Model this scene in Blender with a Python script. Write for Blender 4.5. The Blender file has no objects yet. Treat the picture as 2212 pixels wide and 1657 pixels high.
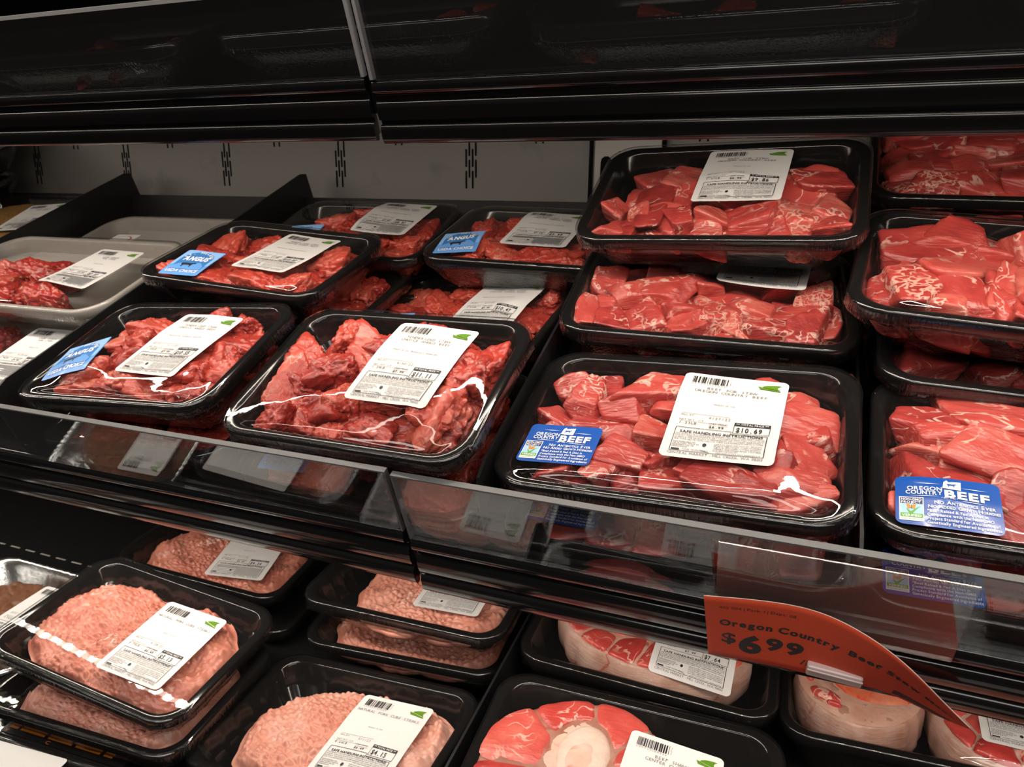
import bpy, bmesh, math, random
import numpy as np
from mathutils import Vector, Matrix, noise
from mathutils.geometry import tessellate_polygon
R = math.radians
SC = bpy.context.scene
COL = SC.collection
Z0 = 1.30                                  # camera height above the shop floor
# ------------------------------------------------------------------ camera
RT = Vector((0.9326285842, 0.3606894713, 0.0103454909))
UP = Vector((-0.1037168278, 0.2404975147, 0.9650926199))
FW = Vector((-0.3456106820, 0.9011459653, -0.2617044244))
cd = bpy.data.cameras.new('camera')
cam = bpy.data.objects.new('camera', cd); COL.objects.link(cam)
m = Matrix((RT, UP, -FW)).transposed().to_4x4(); m.translation = (0, 0, Z0)
cam.matrix_world = m
cd.sensor_fit = 'HORIZONTAL'; cd.sensor_width = 36.0
cd.lens = 36.0 * 1549.83 / 2212
cd.clip_start = 0.02; cd.clip_end = 50
cd.dof.use_dof = True; cd.dof.focus_distance = 0.46; cd.dof.aperture_fstop = 20.0
SC.camera = cam
# ------------------------------------------------------------------ world, lights, exposure
W = bpy.data.worlds.new('shop'); SC.world = W; W.use_nodes = True
W.node_tree.nodes['Background'].inputs[0].default_value = (1.0, 0.93, 0.86, 1)
W.node_tree.nodes['Background'].inputs[1].default_value = 0.05
SC.view_settings.view_transform = 'Standard'
SC.view_settings.look = 'None'
SC.view_settings.exposure = -0.12
SC.view_settings.gamma = 1.0
SC.view_settings.use_curve_mapping = False
SC.cycles.max_bounces = 10
SC.cycles.transparent_max_bounces = 24
SC.cycles.diffuse_bounces = 3
SC.cycles.glossy_bounces = 4
SC.cycles.caustics_reflective = False
SC.cycles.caustics_refractive = False
SC.cycles.sample_clamp_indirect = 4.0
SC.cycles.use_denoising = True
def area(name, loc, direction, sx, sy, power, color):
    d = bpy.data.lights.new(name, 'AREA'); d.shape = 'RECTANGLE'; d.size = sx; d.size_y = sy
    d.energy = power; d.color = color
    o = bpy.data.objects.new(name, d); COL.objects.link(o)
    z = -Vector(direction).normalized(); x = Vector((1, 0, 0)); y = z.cross(x).normalized()
    mm = Matrix((x, y, z)).transposed().to_4x4(); mm.translation = Vector(loc) + Vector((0, 0, Z0))
    o.matrix_world = mm
    return o
WARM = (1.0, 0.87, 0.74)
area('upper_shelf_led', (-0.30, 0.432, 0.0545), (0, 0.42, -0.91), 2.8, 0.007, 5.2, WARM)
led = area('middle_shelf_led', (-0.30, 0.4045, -0.2650), (0, 0.30, -0.95), 2.8, 0.007, 3.9, WARM)
area('top_shelf_led', (-0.30, 0.312, 0.163), (0, 0.45, -0.9), 2.8, 0.007, 0.95, WARM)
# this strip is a row of small diodes, 16 mm apart
led.data.use_nodes = True
_nt = led.data.node_tree; _em = _nt.nodes['Emission']
_g = _nt.nodes.new('ShaderNodeNewGeometry'); _s = _nt.nodes.new('ShaderNodeSeparateXYZ'); _m = _nt.nodes.new('ShaderNodeMath'); _m.operation = 'MULTIPLY'; _m.inputs[1].default_value = 175 * 2 * math.pi
_c = _nt.nodes.new('ShaderNodeMath'); _c.operation = 'COSINE'; _r = _nt.nodes.new('ShaderNodeMapRange'); _r.inputs['From Min'].default_value = -.4; _r.inputs['From Max'].default_value = 1; _r.inputs['To Min'].default_value = .18; _r.inputs['To Max'].default_value = 2.3
_nt.links.new(_g.outputs['Parametric'], _s.inputs[0]); _nt.links.new(_s.outputs[0], _m.inputs[0]); _nt.links.new(_m.outputs[0], _c.inputs[0]); _nt.links.new(_c.outputs[0], _r.inputs[0]); _nt.links.new(_r.outputs[0], _em.inputs['Strength'])
# the shop's own ceiling fixtures above and behind the shopper
area('ceiling_fixture_near', (-0.6, -0.75, 1.45), (0, 0.45, -0.9), 2.6, 0.30, 23, (1, 0.94, 0.86))
area('ceiling_fixture_far', (0.9, -2.2, 1.5), (0, 0.6, -0.8), 2.8, 0.45, 28, (1, 0.94, 0.86))
# ------------------------------------------------------------------ frames of the tilted shelves
def frame(O, tilt):
    t = R(tilt)
    return dict(O=Vector(O), u=Vector((1, 0, 0)), v=Vector((0, math.cos(t), math.sin(t))), n=Vector((0, -math.sin(t), math.cos(t))))
MID = frame((-0.05752, 0.45448, -0.17389 + Z0), 22.758)
LOW = frame((-0.28422, 0.50255, -0.43172 + Z0), 6.084)
UPF = frame((0.0, 0.47547, 0.10790 + Z0), 22.758)
FR = {'m': MID, 'l': LOW, 'u': UPF}
def fmat(F, x, v, n):
    """frame matrix at world X = x, slope distance v, height n above the frame's plane"""
    o = F['O'] + F['v'] * v + F['n'] * n; o.x = x
    mm = Matrix((F['u'], F['v'], F['n'])).transposed().to_4x4(); mm.translation = o
    return mm
def pose_mat(F, p):
    a, b, c = R(p[3]), R(p[4]), R(p[5])
    u, v, n = F['u'], F['v'], F['n']
    u1 = u * math.cos(a) + v * math.sin(a); v1 = -u * math.sin(a) + v * math.cos(a)
    v2 = v1 * math.cos(b) + n * math.sin(b); n2 = -v1 * math.sin(b) + n * math.cos(b)
    u2 = u1 * math.cos(c) + n2 * math.sin(c); n3 = u2.cross(v2)
    mm = Matrix((u2, v2, n3)).transposed().to_4x4()
    mm.translation = F['O'] + u * p[0] + v * p[1] + n * p[2]
    return mm
# ------------------------------------------------------------------ materials
MT = {}
def mat(name):
    m = bpy.data.materials.new(name); m.use_nodes = True
    nt = m.node_tree; nt.nodes.clear(); MT[name] = m
    return m, nt
def N(nt, t, **kw):
    n = nt.nodes.new(t)
    for k, v in kw.items():
        if k.startswith('i_'):
            key = k[2:]; key = int(key) if key.isdigit() else key.replace('_', ' ')
            n.inputs[key].default_value = v
        else: setattr(n, k, v)
    return n
def L(nt, a, b): nt.links.new(a, b)
def plain(name, col, rough=0.5, spec=0.5, metal=0.0, noise_amt=0.0, noise_scale=60, bump=0.0, coat=0.0):
    m, nt = mat(name)
    p = N(nt, 'ShaderNodeBsdfPrincipled'); o = N(nt, 'ShaderNodeOutputMaterial'); L(nt, p.outputs[0], o.inputs[0])
    c = tuple(col) + (1,)
    p.inputs['Base Color'].default_value = c; p.inputs['Roughness'].default_value = rough
    p.inputs['Specular IOR Level'].default_value = spec; p.inputs['Metallic'].default_value = metal
    p.inputs['Coat Weight'].default_value = coat; p.inputs['Coat Roughness'].default_value = 0.08
    tc = N(nt, 'ShaderNodeTexCoord'); nz = N(nt, 'ShaderNodeTexNoise'); nz.inputs['Scale'].default_value = noise_scale; nz.inputs['Detail'].default_value = 4
    L(nt, tc.outputs['Object'], nz.inputs['Vector'])
    if noise_amt:
        mx = N(nt, 'ShaderNodeMix', data_type='RGBA'); mx.inputs['A'].default_value = tuple(x * (1 - noise_amt) for x in col) + (1,); mx.inputs['B'].default_value = tuple(min(1, x * (1 + noise_amt)) for x in col) + (1,)
        L(nt, nz.outputs['Fac'], mx.inputs['Factor']); L(nt, mx.outputs['Result'], p.inputs['Base Color'])
    if bump:
        b = N(nt, 'ShaderNodeBump'); b.inputs['Strength'].default_value = bump; b.inputs['Distance'].default_value = 0.001
        L(nt, nz.outputs['Fac'], b.inputs['Height']); L(nt, b.outputs[0], p.inputs['Normal'])
    return m
plain('black_tray', (0.006, 0.0055, 0.0055), 0.13, 0.5, noise_amt=.3, noise_scale=200)
plain('black_plastic', (0.012, 0.012, 0.013), 0.34, 0.5, noise_amt=.2, noise_scale=90)
plain('rail_black', (0.008, 0.008, 0.0085), 0.13, 0.55, noise_amt=.2, noise_scale=40, bump=.03)
plain('deck_black', (0.006, 0.006, 0.006), 0.55, 0.3, noise_amt=.4, noise_scale=50)
plain('paper', (0.70, 0.69, 0.675), 0.42, 0.4, noise_amt=.015, noise_scale=30)
plain('ink', (0.02, 0.02, 0.022), 0.5)
plain('ink_grey', (0.16, 0.16, 0.17), 0.5)
plain('ink_green', (0.10, 0.235, 0.012), 0.45)
plain('white_ink', (0.86, 0.87, 0.88), 0.45)
plain('blue_sticker', (0.004, 0.085, 0.42), 0.30, 0.5, coat=.3)
plain('white_back', (0.86, 0.87, 0.88), 0.45)
plain('navy_ink', (0.012, 0.022, 0.13), 0.4)
plain('pale_blue', (0.40, 0.66, 0.86), 0.4)
plain('leaf_green', (0.12, 0.40, 0.05), 0.4)
plain('butterfly_orange', (0.88, 0.27, 0.01), 0.4)
plain('sky_sticker', (0.135, 0.36, 0.80), 0.35, 0.5, coat=.2)
plain('sky_sticker_light', (0.27, 0.50, 0.88), 0.35)
plain('sky_sticker_dark', (0.045, 0.20, 0.53), 0.35)
plain('red_ink', (0.42, 0.05, 0.03), 0.5)
plain('orange_print', (0.70, 0.22, 0.015), 0.5)
plain('orange_card', (0.70, 0.085, 0.035), 0.55, 0.3, noise_amt=.03, noise_scale=50)
plain('card_edge', (0.85, 0.70, 0.62), 0.6)
plain('clip_plastic', (0.62, 0.48, 0.46), 0.25, 0.5)
plain('grey_foam', (0.34, 0.315, 0.285), 0.45, 0.4, noise_amt=.06, noise_scale=120, bump=.03)
plain('crumb', (0.30, 0.16, 0.045), 0.8, 0.2, noise_amt=.55, noise_scale=260, bump=.8)
plain('brown_meat', (0.17, 0.065, 0.030), 0.5, 0.5, noise_amt=.5, noise_scale=90, bump=.4)
plain('foil', (0.72, 0.72, 0.70), 0.24, 0.5, metal=1.0, noise_amt=.1, noise_scale=150, bump=.5)
plain('slot_dark', (0.004, 0.004, 0.004), 0.9, 0.1)
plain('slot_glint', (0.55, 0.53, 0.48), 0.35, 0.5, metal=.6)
plain('steel', (0.20, 0.19, 0.18), 0.4, 0.5, metal=.4)
plain('led_lens', (0.9, 0.88, 0.84), 0.4)
plain('floor_tile', (0.05, 0.047, 0.044), 0.4, noise_amt=.2, noise_scale=6)
def wall_mat():
    m, nt = mat('back_panel')
    p = N(nt, 'ShaderNodeBsdfPrincipled'); o = N(nt, 'ShaderNodeOutputMaterial'); L(nt, p.outputs[0], o.inputs[0])
    p.inputs['Roughness'].default_value = 0.42; p.inputs['Specular IOR Level'].default_value = 0.4
    tc = N(nt, 'ShaderNodeTexCoord')
    n1 = N(nt, 'ShaderNodeTexNoise', i_Scale=11.0, i_Detail=5.0); L(nt, tc.outputs['Object'], n1.inputs['Vector'])
    cr = N(nt, 'ShaderNodeValToRGB'); cr.color_ramp.elements[0].position = .60; cr.color_ramp.elements[1].position = .78
    cr.color_ramp.elements[0].color = (.155, .147, .137, 1); cr.color_ramp.elements[1].color = (.06, .056, .052, 1)
    L(nt, n1.outputs['Fac'], cr.inputs[0]); L(nt, cr.outputs[0], p.inputs['Base Color'])
wall_mat()
def clear(name, ior, tint, rough, haze, bump_scale, bump_str, skirt=False, gain=1.0):
    m, nt = mat(name)
    o = N(nt, 'ShaderNodeOutputMaterial'); tr = N(nt, 'ShaderNodeBsdfTransparent'); gl = N(nt, 'ShaderNodeBsdfGlossy')
    tr.inputs[0].default_value = tint + (1,); gl.inputs['Roughness'].default_value = rough
    fr = N(nt, 'ShaderNodeFresnel', i_IOR=ior); ge = N(nt, 'ShaderNodeNewGeometry'); io = N(nt, 'ShaderNodeMapRange'); io.inputs['To Min'].default_value = ior; io.inputs['To Max'].default_value = 1 / ior
    L(nt, ge.outputs['Backfacing'], io.inputs['Value']); L(nt, io.outputs[0], fr.inputs['IOR'])      # a thin sheet: the same air-to-plastic step from either side
    mx = N(nt, 'ShaderNodeMixShader')
    tc = N(nt, 'ShaderNodeTexCoord')
    nz = N(nt, 'ShaderNodeTexNoise', i_Scale=bump_scale, i_Detail=2.0); L(nt, tc.outputs['Object'], nz.inputs['Vector'])
    b = N(nt, 'ShaderNodeBump', i_Strength=bump_str, i_Distance=0.001); L(nt, nz.outputs['Fac'], b.inputs['Height'])
    nrm = b.outputs[0]
    if skirt:
        at = N(nt, 'ShaderNodeAttribute', attribute_name='skirt')
        mp = N(nt, 'ShaderNodeMapping'); mp.inputs['Scale'].default_value = (520, 520, 60); mp.inputs['Rotation'].default_value = (.35, .25, .3)
        L(nt, tc.outputs['Object'], mp.inputs['Vector'])
        n2 = N(nt, 'ShaderNodeTexNoise', i_Scale=1.0, i_Detail=2.0); L(nt, mp.outputs[0], n2.inputs['Vector'])
        b2 = N(nt, 'ShaderNodeBump', i_Distance=0.003); L(nt, n2.outputs['Fac'], b2.inputs['Height'])
        L(nt, at.outputs['Fac'], b2.inputs['Strength']); L(nt, b.outputs[0], b2.inputs['Normal']); nrm = b2.outputs[0]
    L(nt, nrm, gl.inputs['Normal']); L(nt, nrm, fr.inputs['Normal'])
    mu = N(nt, 'ShaderNodeMath', operation='MULTIPLY', use_clamp=True); mu.inputs[1].default_value = gain
    L(nt, fr.outputs[0], mu.inputs[0]); L(nt, mu.outputs[0], mx.inputs[0])
    base = tr.outputs[0]
    if haze:
        df = N(nt, 'ShaderNodeBsdfDiffuse'); df.inputs[0].default_value = (.8, .78, .76, 1)
        hz = N(nt, 'ShaderNodeMixShader'); hz.inputs[0].default_value = haze
        L(nt, tr.outputs[0], hz.inputs[1]); L(nt, df.outputs[0], hz.inputs[2]); base = hz.outputs[0]
    L(nt, base, mx.inputs[1]); L(nt, gl.outputs[0], mx.inputs[2]); L(nt, mx.outputs[0], o.inputs[0])
    return m
clear('film', 1.47, (.985, .985, .985), .03, .005, 70, .10, skirt=True, gain=1.25)
clear('acrylic', 1.5, (.94, .945, .95), .01, .008, 6, .02, gain=2.0)
clear('sleeve_film', 1.5, (.90, .90, .90), .08, .05, 20, .05, gain=1.8)
def edge_mat(name, al):
    m, nt = mat(name)
    o = N(nt, 'ShaderNodeOutputMaterial'); d = N(nt, 'ShaderNodeBsdfDiffuse'); t = N(nt, 'ShaderNodeBsdfTranslucent'); g = N(nt, 'ShaderNodeBsdfGlossy', i_Roughness=.25)
    d.inputs[0].default_value = t.inputs[0].default_value = (al, al * 1.02, al * 1.04, 1)
    a = N(nt, 'ShaderNodeMixShader'); b = N(nt, 'ShaderNodeMixShader'); a.inputs[0].default_value = .45; b.inputs[0].default_value = .03
    L(nt, d.outputs[0], a.inputs[1]); L(nt, t.outputs[0], a.inputs[2]); L(nt, a.outputs[0], b.inputs[1]); L(nt, g.outputs[0], b.inputs[2]); L(nt, b.outputs[0], o.inputs[0])
edge_mat('acrylic_edge', .22)
edge_mat('acrylic_edge_lit', .62)  # brighter copy for the upper guards, their lit edge put into the colour
def meat(name, stops, fat_col, fat_lo, fat_w, scale, fiber, rough=.33, fat_scale=2.6, coat=.35, net=False):
    """raw meat: per-piece tone, mottling, fat marbling in branching veins, wet surface"""
    m, nt = mat(name)
    p = N(nt, 'ShaderNodeBsdfPrincipled'); o = N(nt, 'ShaderNodeOutputMaterial'); L(nt, p.outputs[0], o.inputs[0])
    tc = N(nt, 'ShaderNodeTexCoord'); oi = N(nt, 'ShaderNodeObjectInfo')
    mul = N(nt, 'ShaderNodeMath', operation='MULTIPLY'); mul.inputs[1].default_value = 37.0; L(nt, oi.outputs['Random'], mul.inputs[0])
    ad = N(nt, 'ShaderNodeVectorMath', operation='ADD'); L(nt, tc.outputs['Object'], ad.inputs[0]); L(nt, mul.outputs[0], ad.inputs[1])
    cr = N(nt, 'ShaderNodeValToRGB'); el = cr.color_ramp.elements
    while len(el) < len(stops): el.new(.5)
    for i, (pos, c) in enumerate(stops): el[i].position = pos; el[i].color = c + (1,)
    n1 = N(nt, 'ShaderNodeTexNoise', i_Scale=scale, i_Detail=4.0, i_Roughness=.6); L(nt, ad.outputs[0], n1.inputs['Vector'])
    s = N(nt, 'ShaderNodeMath', operation='MULTIPLY_ADD'); s.inputs[1].default_value = 1.15; L(nt, n1.outputs['Fac'], s.inputs[0])
    s2 = N(nt, 'ShaderNodeMath', operation='MULTIPLY_ADD'); s2.inputs[1].default_value = .62; s2.inputs[2].default_value = -.38; L(nt, oi.outputs['Random'], s2.inputs[0])
    L(nt, s2.outputs[0], s.inputs[2]); L(nt, s.outputs[0], cr.inputs[0])
    n2 = N(nt, 'ShaderNodeTexNoise', i_Scale=fat_scale, i_Detail=3.0, i_Distortion=.6); L(nt, ad.outputs[0], n2.inputs['Vector'])
    d1 = N(nt, 'ShaderNodeMath', operation='SUBTRACT'); d1.inputs[1].default_value = .5; L(nt, n2.outputs['Fac'], d1.inputs[0])
    d2 = N(nt, 'ShaderNodeMath', operation='ABSOLUTE'); L(nt, d1.outputs[0], d2.inputs[0])
    mr = N(nt, 'ShaderNodeMapRange'); mr.interpolation_type = 'SMOOTHSTEP'; mr.inputs['From Min'].default_value = fat_w; mr.inputs['From Max'].default_value = fat_w * .25; L(nt, d2.outputs[0], mr.inputs['Value'])
    if net:                                                             # fat as a web between the muscle bundles
        dn = N(nt, 'ShaderNodeTexNoise', i_Scale=3.0, i_Detail=2.0); L(nt, ad.outputs[0], dn.inputs['Vector'])
        dm = N(nt, 'ShaderNodeVectorMath', operation='MULTIPLY_ADD'); dm.inputs[1].default_value = (1.1, 1.1, 1.1); L(nt, dn.outputs['Color'], dm.inputs[0]); L(nt, ad.outputs[0], dm.inputs[2])
        vo = N(nt, 'ShaderNodeTexVoronoi', feature='DISTANCE_TO_EDGE', i_Scale=fat_scale); L(nt, dm.outputs[0], vo.inputs['Vector'])
        L(nt, vo.outputs['Distance'], mr.inputs['Value'])
    n3 = N(nt, 'ShaderNodeTexNoise', i_Scale=fat_scale * .55, i_Detail=2.0); L(nt, ad.outputs[0], n3.inputs['Vector'])
    mr3 = N(nt, 'ShaderNodeMapRange'); mr3.interpolation_type = 'SMOOTHSTEP'; mr3.inputs['From Min'].default_value = fat_lo; mr3.inputs['From Max'].default_value = fat_lo + .12; L(nt, n3.outputs['Fac'], mr3.inputs['Value'])
    fm = N(nt, 'ShaderNodeMath', operation='MULTIPLY'); L(nt, mr.outputs[0], fm.inputs[0]); L(nt, mr3.outputs[0], fm.inputs[1])
    mx = N(nt, 'ShaderNodeMix', data_type='RGBA'); mx.inputs['B'].default_value = fat_col + (1,)
    L(nt, fm.outputs[0], mx.inputs['Factor']); L(nt, cr.outputs[0], mx.inputs['A'])
    L(nt, mx.outputs['Result'], p.inputs['Base Color'])
    mp = N(nt, 'ShaderNodeMapping'); mp.inputs['Scale'].default_value = fiber; L(nt, ad.outputs[0], mp.inputs['Vector'])
    n4 = N(nt, 'ShaderNodeTexNoise', i_Scale=1.0, i_Detail=4.0); L(nt, mp.outputs[0], n4.inputs['Vector'])
    b = N(nt, 'ShaderNodeBump', i_Strength=.45, i_Distance=.0016); L(nt, n4.outputs['Fac'], b.inputs['Height'])
    L(nt, b.outputs[0], p.inputs['Normal'])
    p.inputs['Roughness'].default_value = rough; p.inputs['Specular IOR Level'].default_value = .5
    p.inputs['Coat Weight'].default_value = coat; p.inputs['Coat Roughness'].default_value = .18
    L(nt, b.outputs[0], p.inputs['Coat Normal'])
    p.inputs['Subsurface Weight'].default_value = .07; p.inputs['Subsurface Radius'].default_value = (1.0, .28, .2); p.inputs['Subsurface Scale'].default_value = .004
    return m
RED = [(.0, (.23, .018, .018)), (.36, (.45, .048, .041)), (.70, (.57, .082, .066)), (1.0, (.64, .175, .13))]
meat('beef_cube', RED, (.80, .47, .39), .51, .042, 1.9, (4, 10, 22))
meat('beef_marbled', RED, (.76, .40, .32), .40, .15, 2.4, (4, 10, 22), fat_scale=3.6, net=True)
RED2 = [(.0, (.24, .015, .011)), (.38, (.49, .045, .028)), (.72, (.59, .078, .048)), (1.0, (.67, .18, .12))]
meat('beef_tender', RED2, (.74, .34, .26), .56, .022, 3.5, (9, 9, 14), fat_scale=3.2, rough=.36)
DARK = [(.0, (.22, .012, .010)), (.45, (.42, .030, .022)), (.8, (.54, .055, .038)), (1.0, (.6, .11, .08))]
meat('strip_meat', DARK, (.70, .36, .26), .46, .028, 3.0, (4, 12, 18))
PORK = [(.0, (.46, .125, .085)), (.35, (.62, .225, .155)), (.65, (.72, .315, .23)), (1.0, (.82, .51, .43))]
meat('pork_steak', PORK, (.80, .50, .42), .54, .020, 26, (110, 110, 110), fat_scale=34, rough=.42, coat=.25)
SHK = [(.0, (.38, .024, .022)), (.45, (.56, .060, .050)), (.8, (.66, .11, .085)), (1.0, (.74, .2, .15))]
meat('shank_muscle', SHK, (.78, .44, .36), .50, .030, 55, (120, 300, 120), fat_scale=55)
meat('shank_skin', [(.2, (.26, .08, .055)), (.42, (.38, .165, .115)), (.62, (.47, .25, .185)), (.85, (.62, .40, .33))], (.42, .10, .075), .50, .030, 30, (70, 70, 420), fat_scale=36, rough=.45)
meat('fat_white', [(.0, (.58, .26, .18)), (.4, (.70, .42, .32)), (.7, (.76, .52, .42)), (1.0, (.80, .60, .50))], (.60, .10, .06), .60, .03, 50, (200, 200, 200), fat_scale=40, rough=.4)
meat('bone', [(.0, (.66, .44, .34)), (.4, (.75, .56, .45)), (.7, (.80, .64, .54)), (1.0, (.82, .68, .58))], (.60, .28, .2), .62, .02, 60, (260, 260, 260), fat_scale=30, rough=.5)
meat('bone_core', [(.0, (.70, .36, .27)), (.4, (.78, .50, .40)), (.7, (.82, .60, .50)), (1.0, (.84, .66, .56))], (.66, .2, .12), .62, .03, 60, (200, 200, 200), fat_scale=30, rough=.45)
meat('marrow', [(.0, (.66, .06, .02)), (.4, (.74, .13, .05)), (.7, (.80, .28, .17)), (1.0, (.82, .42, .3))], (.72, .08, .04), .40, .06, 60, (200, 200, 200), fat_scale=50, rough=.35)
# ------------------------------------------------------------------ mesh helpers
def new_mesh(name, V, F, mats, smooth=True, midx=None):
    me = bpy.data.meshes.new(name)
    me.from_pydata([tuple(map(float, v)) for v in V], [], [tuple(int(i) for i in f) for f in F])
    for mm in (mats if isinstance(mats, (list, tuple)) else [mats]): me.materials.append(MT[mm])
    if midx is not None: me.polygons.foreach_set('material_index', np.array(midx, dtype=np.int32))
    me.polygons.foreach_set('use_smooth', np.full(len(me.polygons), bool(smooth)))
    me.update()
    return me
def obj(name, me, parent=None, loc=None, mw=None, mb=None):
    o = bpy.data.objects.new(name, me); COL.objects.link(o)
    if parent is not None: o.parent = parent
    if loc is not None: o.location = loc
    if mb is not None: o.matrix_basis = mb
    if mw is not None: o.matrix_world = mw
    return o
def thing(name, label, cat, mw, group=None):
    o = bpy.data.objects.new(name, None); COL.objects.link(o); o.empty_display_size = .02
    o.matrix_world = mw; tag(o, label, cat, group)
    return o
def tag(o, label, cat, group=None):
    o['label'] = label; o['category'] = cat
    if group: o['group'] = group
    return o
def box_vf(x0, x1, y0, y1, z0, z1):
    V = [(x0, y0, z0), (x1, y0, z0), (x1, y1, z0), (x0, y1, z0), (x0, y0, z1), (x1, y0, z1), (x1, y1, z1), (x0, y1, z1)]
    F = [(3, 2, 1, 0), (4, 5, 6, 7), (0, 1, 5, 4), (1, 2, 6, 5), (2, 3, 7, 6), (3, 0, 4, 7)]
    return V, F
def bevel_box(name, dims, matn, bev=.001, seg=2):
    V, F = box_vf(*dims)
    bm = bmesh.new(); vs = [bm.verts.new(v) for v in V]
    for f in F: bm.faces.new([vs[i] for i in f])
    bmesh.ops.bevel(bm, geom=list(bm.edges), offset=bev, segments=seg, affect='EDGES', profile=.5)
    me = bpy.data.meshes.new(name); bm.to_mesh(me); bm.free(); me.materials.append(MT[matn])
    me.polygons.foreach_set('use_smooth', np.full(len(me.polygons), False))
    return me
def rrect(hw, hh, r, nc=7, ns=10):
    """closed outline of a rounded rectangle, counter-clockwise"""
    r = max(min(r, hw * .98, hh * .98), 1e-4); P = []
    cs = [(hw - r, hh - r, 0), (-hw + r, hh - r, 90), (-hw + r, -hh + r, 180), (hw - r, -hh + r, 270)]
    for i, (cx, cy, a) in enumerate(cs):
        arc = [(cx + r * math.cos(R(a + 90 * k / nc)), cy + r * math.sin(R(a + 90 * k / nc))) for k in range(nc + 1)]
        P += arc
        nx, ny, na = cs[(i + 1) % 4]
        q = (nx + r * math.cos(R(na)), ny + r * math.sin(R(na)))
        for k in range(1, ns): P.append((arc[-1][0] + (q[0] - arc[-1][0]) * k / ns, arc[-1][1] + (q[1] - arc[-1][1]) * k / ns))
    return np.array(P)
def loft(rings, cap0=False, cap1=False):
    n = len(rings[0]); V = [p for r in rings for p in r]; F = []
    for i in range(len(rings) - 1):
        for k in range(n):
            k2 = (k + 1) % n
            F.append((i * n + k, i * n + k2, (i + 1) * n + k2, (i + 1) * n + k))
    if cap0: F.append(tuple(range(n - 1, -1, -1)))
    if cap1: F.append(tuple((len(rings) - 1) * n + k for k in range(n)))
    return V, F
def disc(outline, nr):
    """concentric grid filling a star-shaped outline: xy array and faces"""
    n = len(outline); P = [np.zeros(2)]; F = []
    for i in range(1, nr + 1):
        for k in range(n): P.append(outline[k] * (i / nr))
    for k in range(n): F.append((0, 1 + k, 1 + (k + 1) % n))
    for i in range(nr - 1):
        a, b = 1 + i * n, 1 + (i + 1) * n
        for k in range(n):
            k2 = (k + 1) % n; F.append((a + k, b + k, b + k2, a + k2))
    return np.array(P), F
# ------------------------------------------------------------------ lettering: glyph outlines once, then laid out as flat ink
GL = {}
def load_glyphs():
    chars = sorted(set("ABCDEFGHIJKLMNOPQRSTUVWXYZabcdefghijklmnopqrstuvwxyz0123456789$.,:/-*&|()'"))
    objs = []
    for st, off in (('r', 0.0), ('b', .022), ('x', .045)):
        for c in chars:
            cu = bpy.data.curves.new('g', 'FONT'); cu.body = c; cu.size = 1.0; cu.resolution_u = 2 if st == 'r' else 3; cu.offset = off
            o = bpy.data.objects.new('g', cu); COL.objects.link(o); objs.append((st, c, o))
    dg = bpy.context.evaluated_depsgraph_get(); dg.update()
    for st, c, o in objs:
        me = o.evaluated_get(dg).to_mesh()
        me.calc_loop_triangles()
        V = np.array([v.co[:2] for v in me.vertices]).reshape(-1, 2); T = np.array([t.vertices[:] for t in me.loop_triangles]).reshape(-1, 3)
        x0, x1 = (V[:, 0].min(), V[:, 0].max()) if len(V) else (0, .3)
        GL[st, c] = (V - np.array([x0, 0]), T, x1 - x0)
        o.evaluated_get(dg).to_mesh_clear()
    for st, c, o in objs:
        cu = o.data; bpy.data.objects.remove(o); bpy.data.curves.remove(cu)
load_glyphs()
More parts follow.
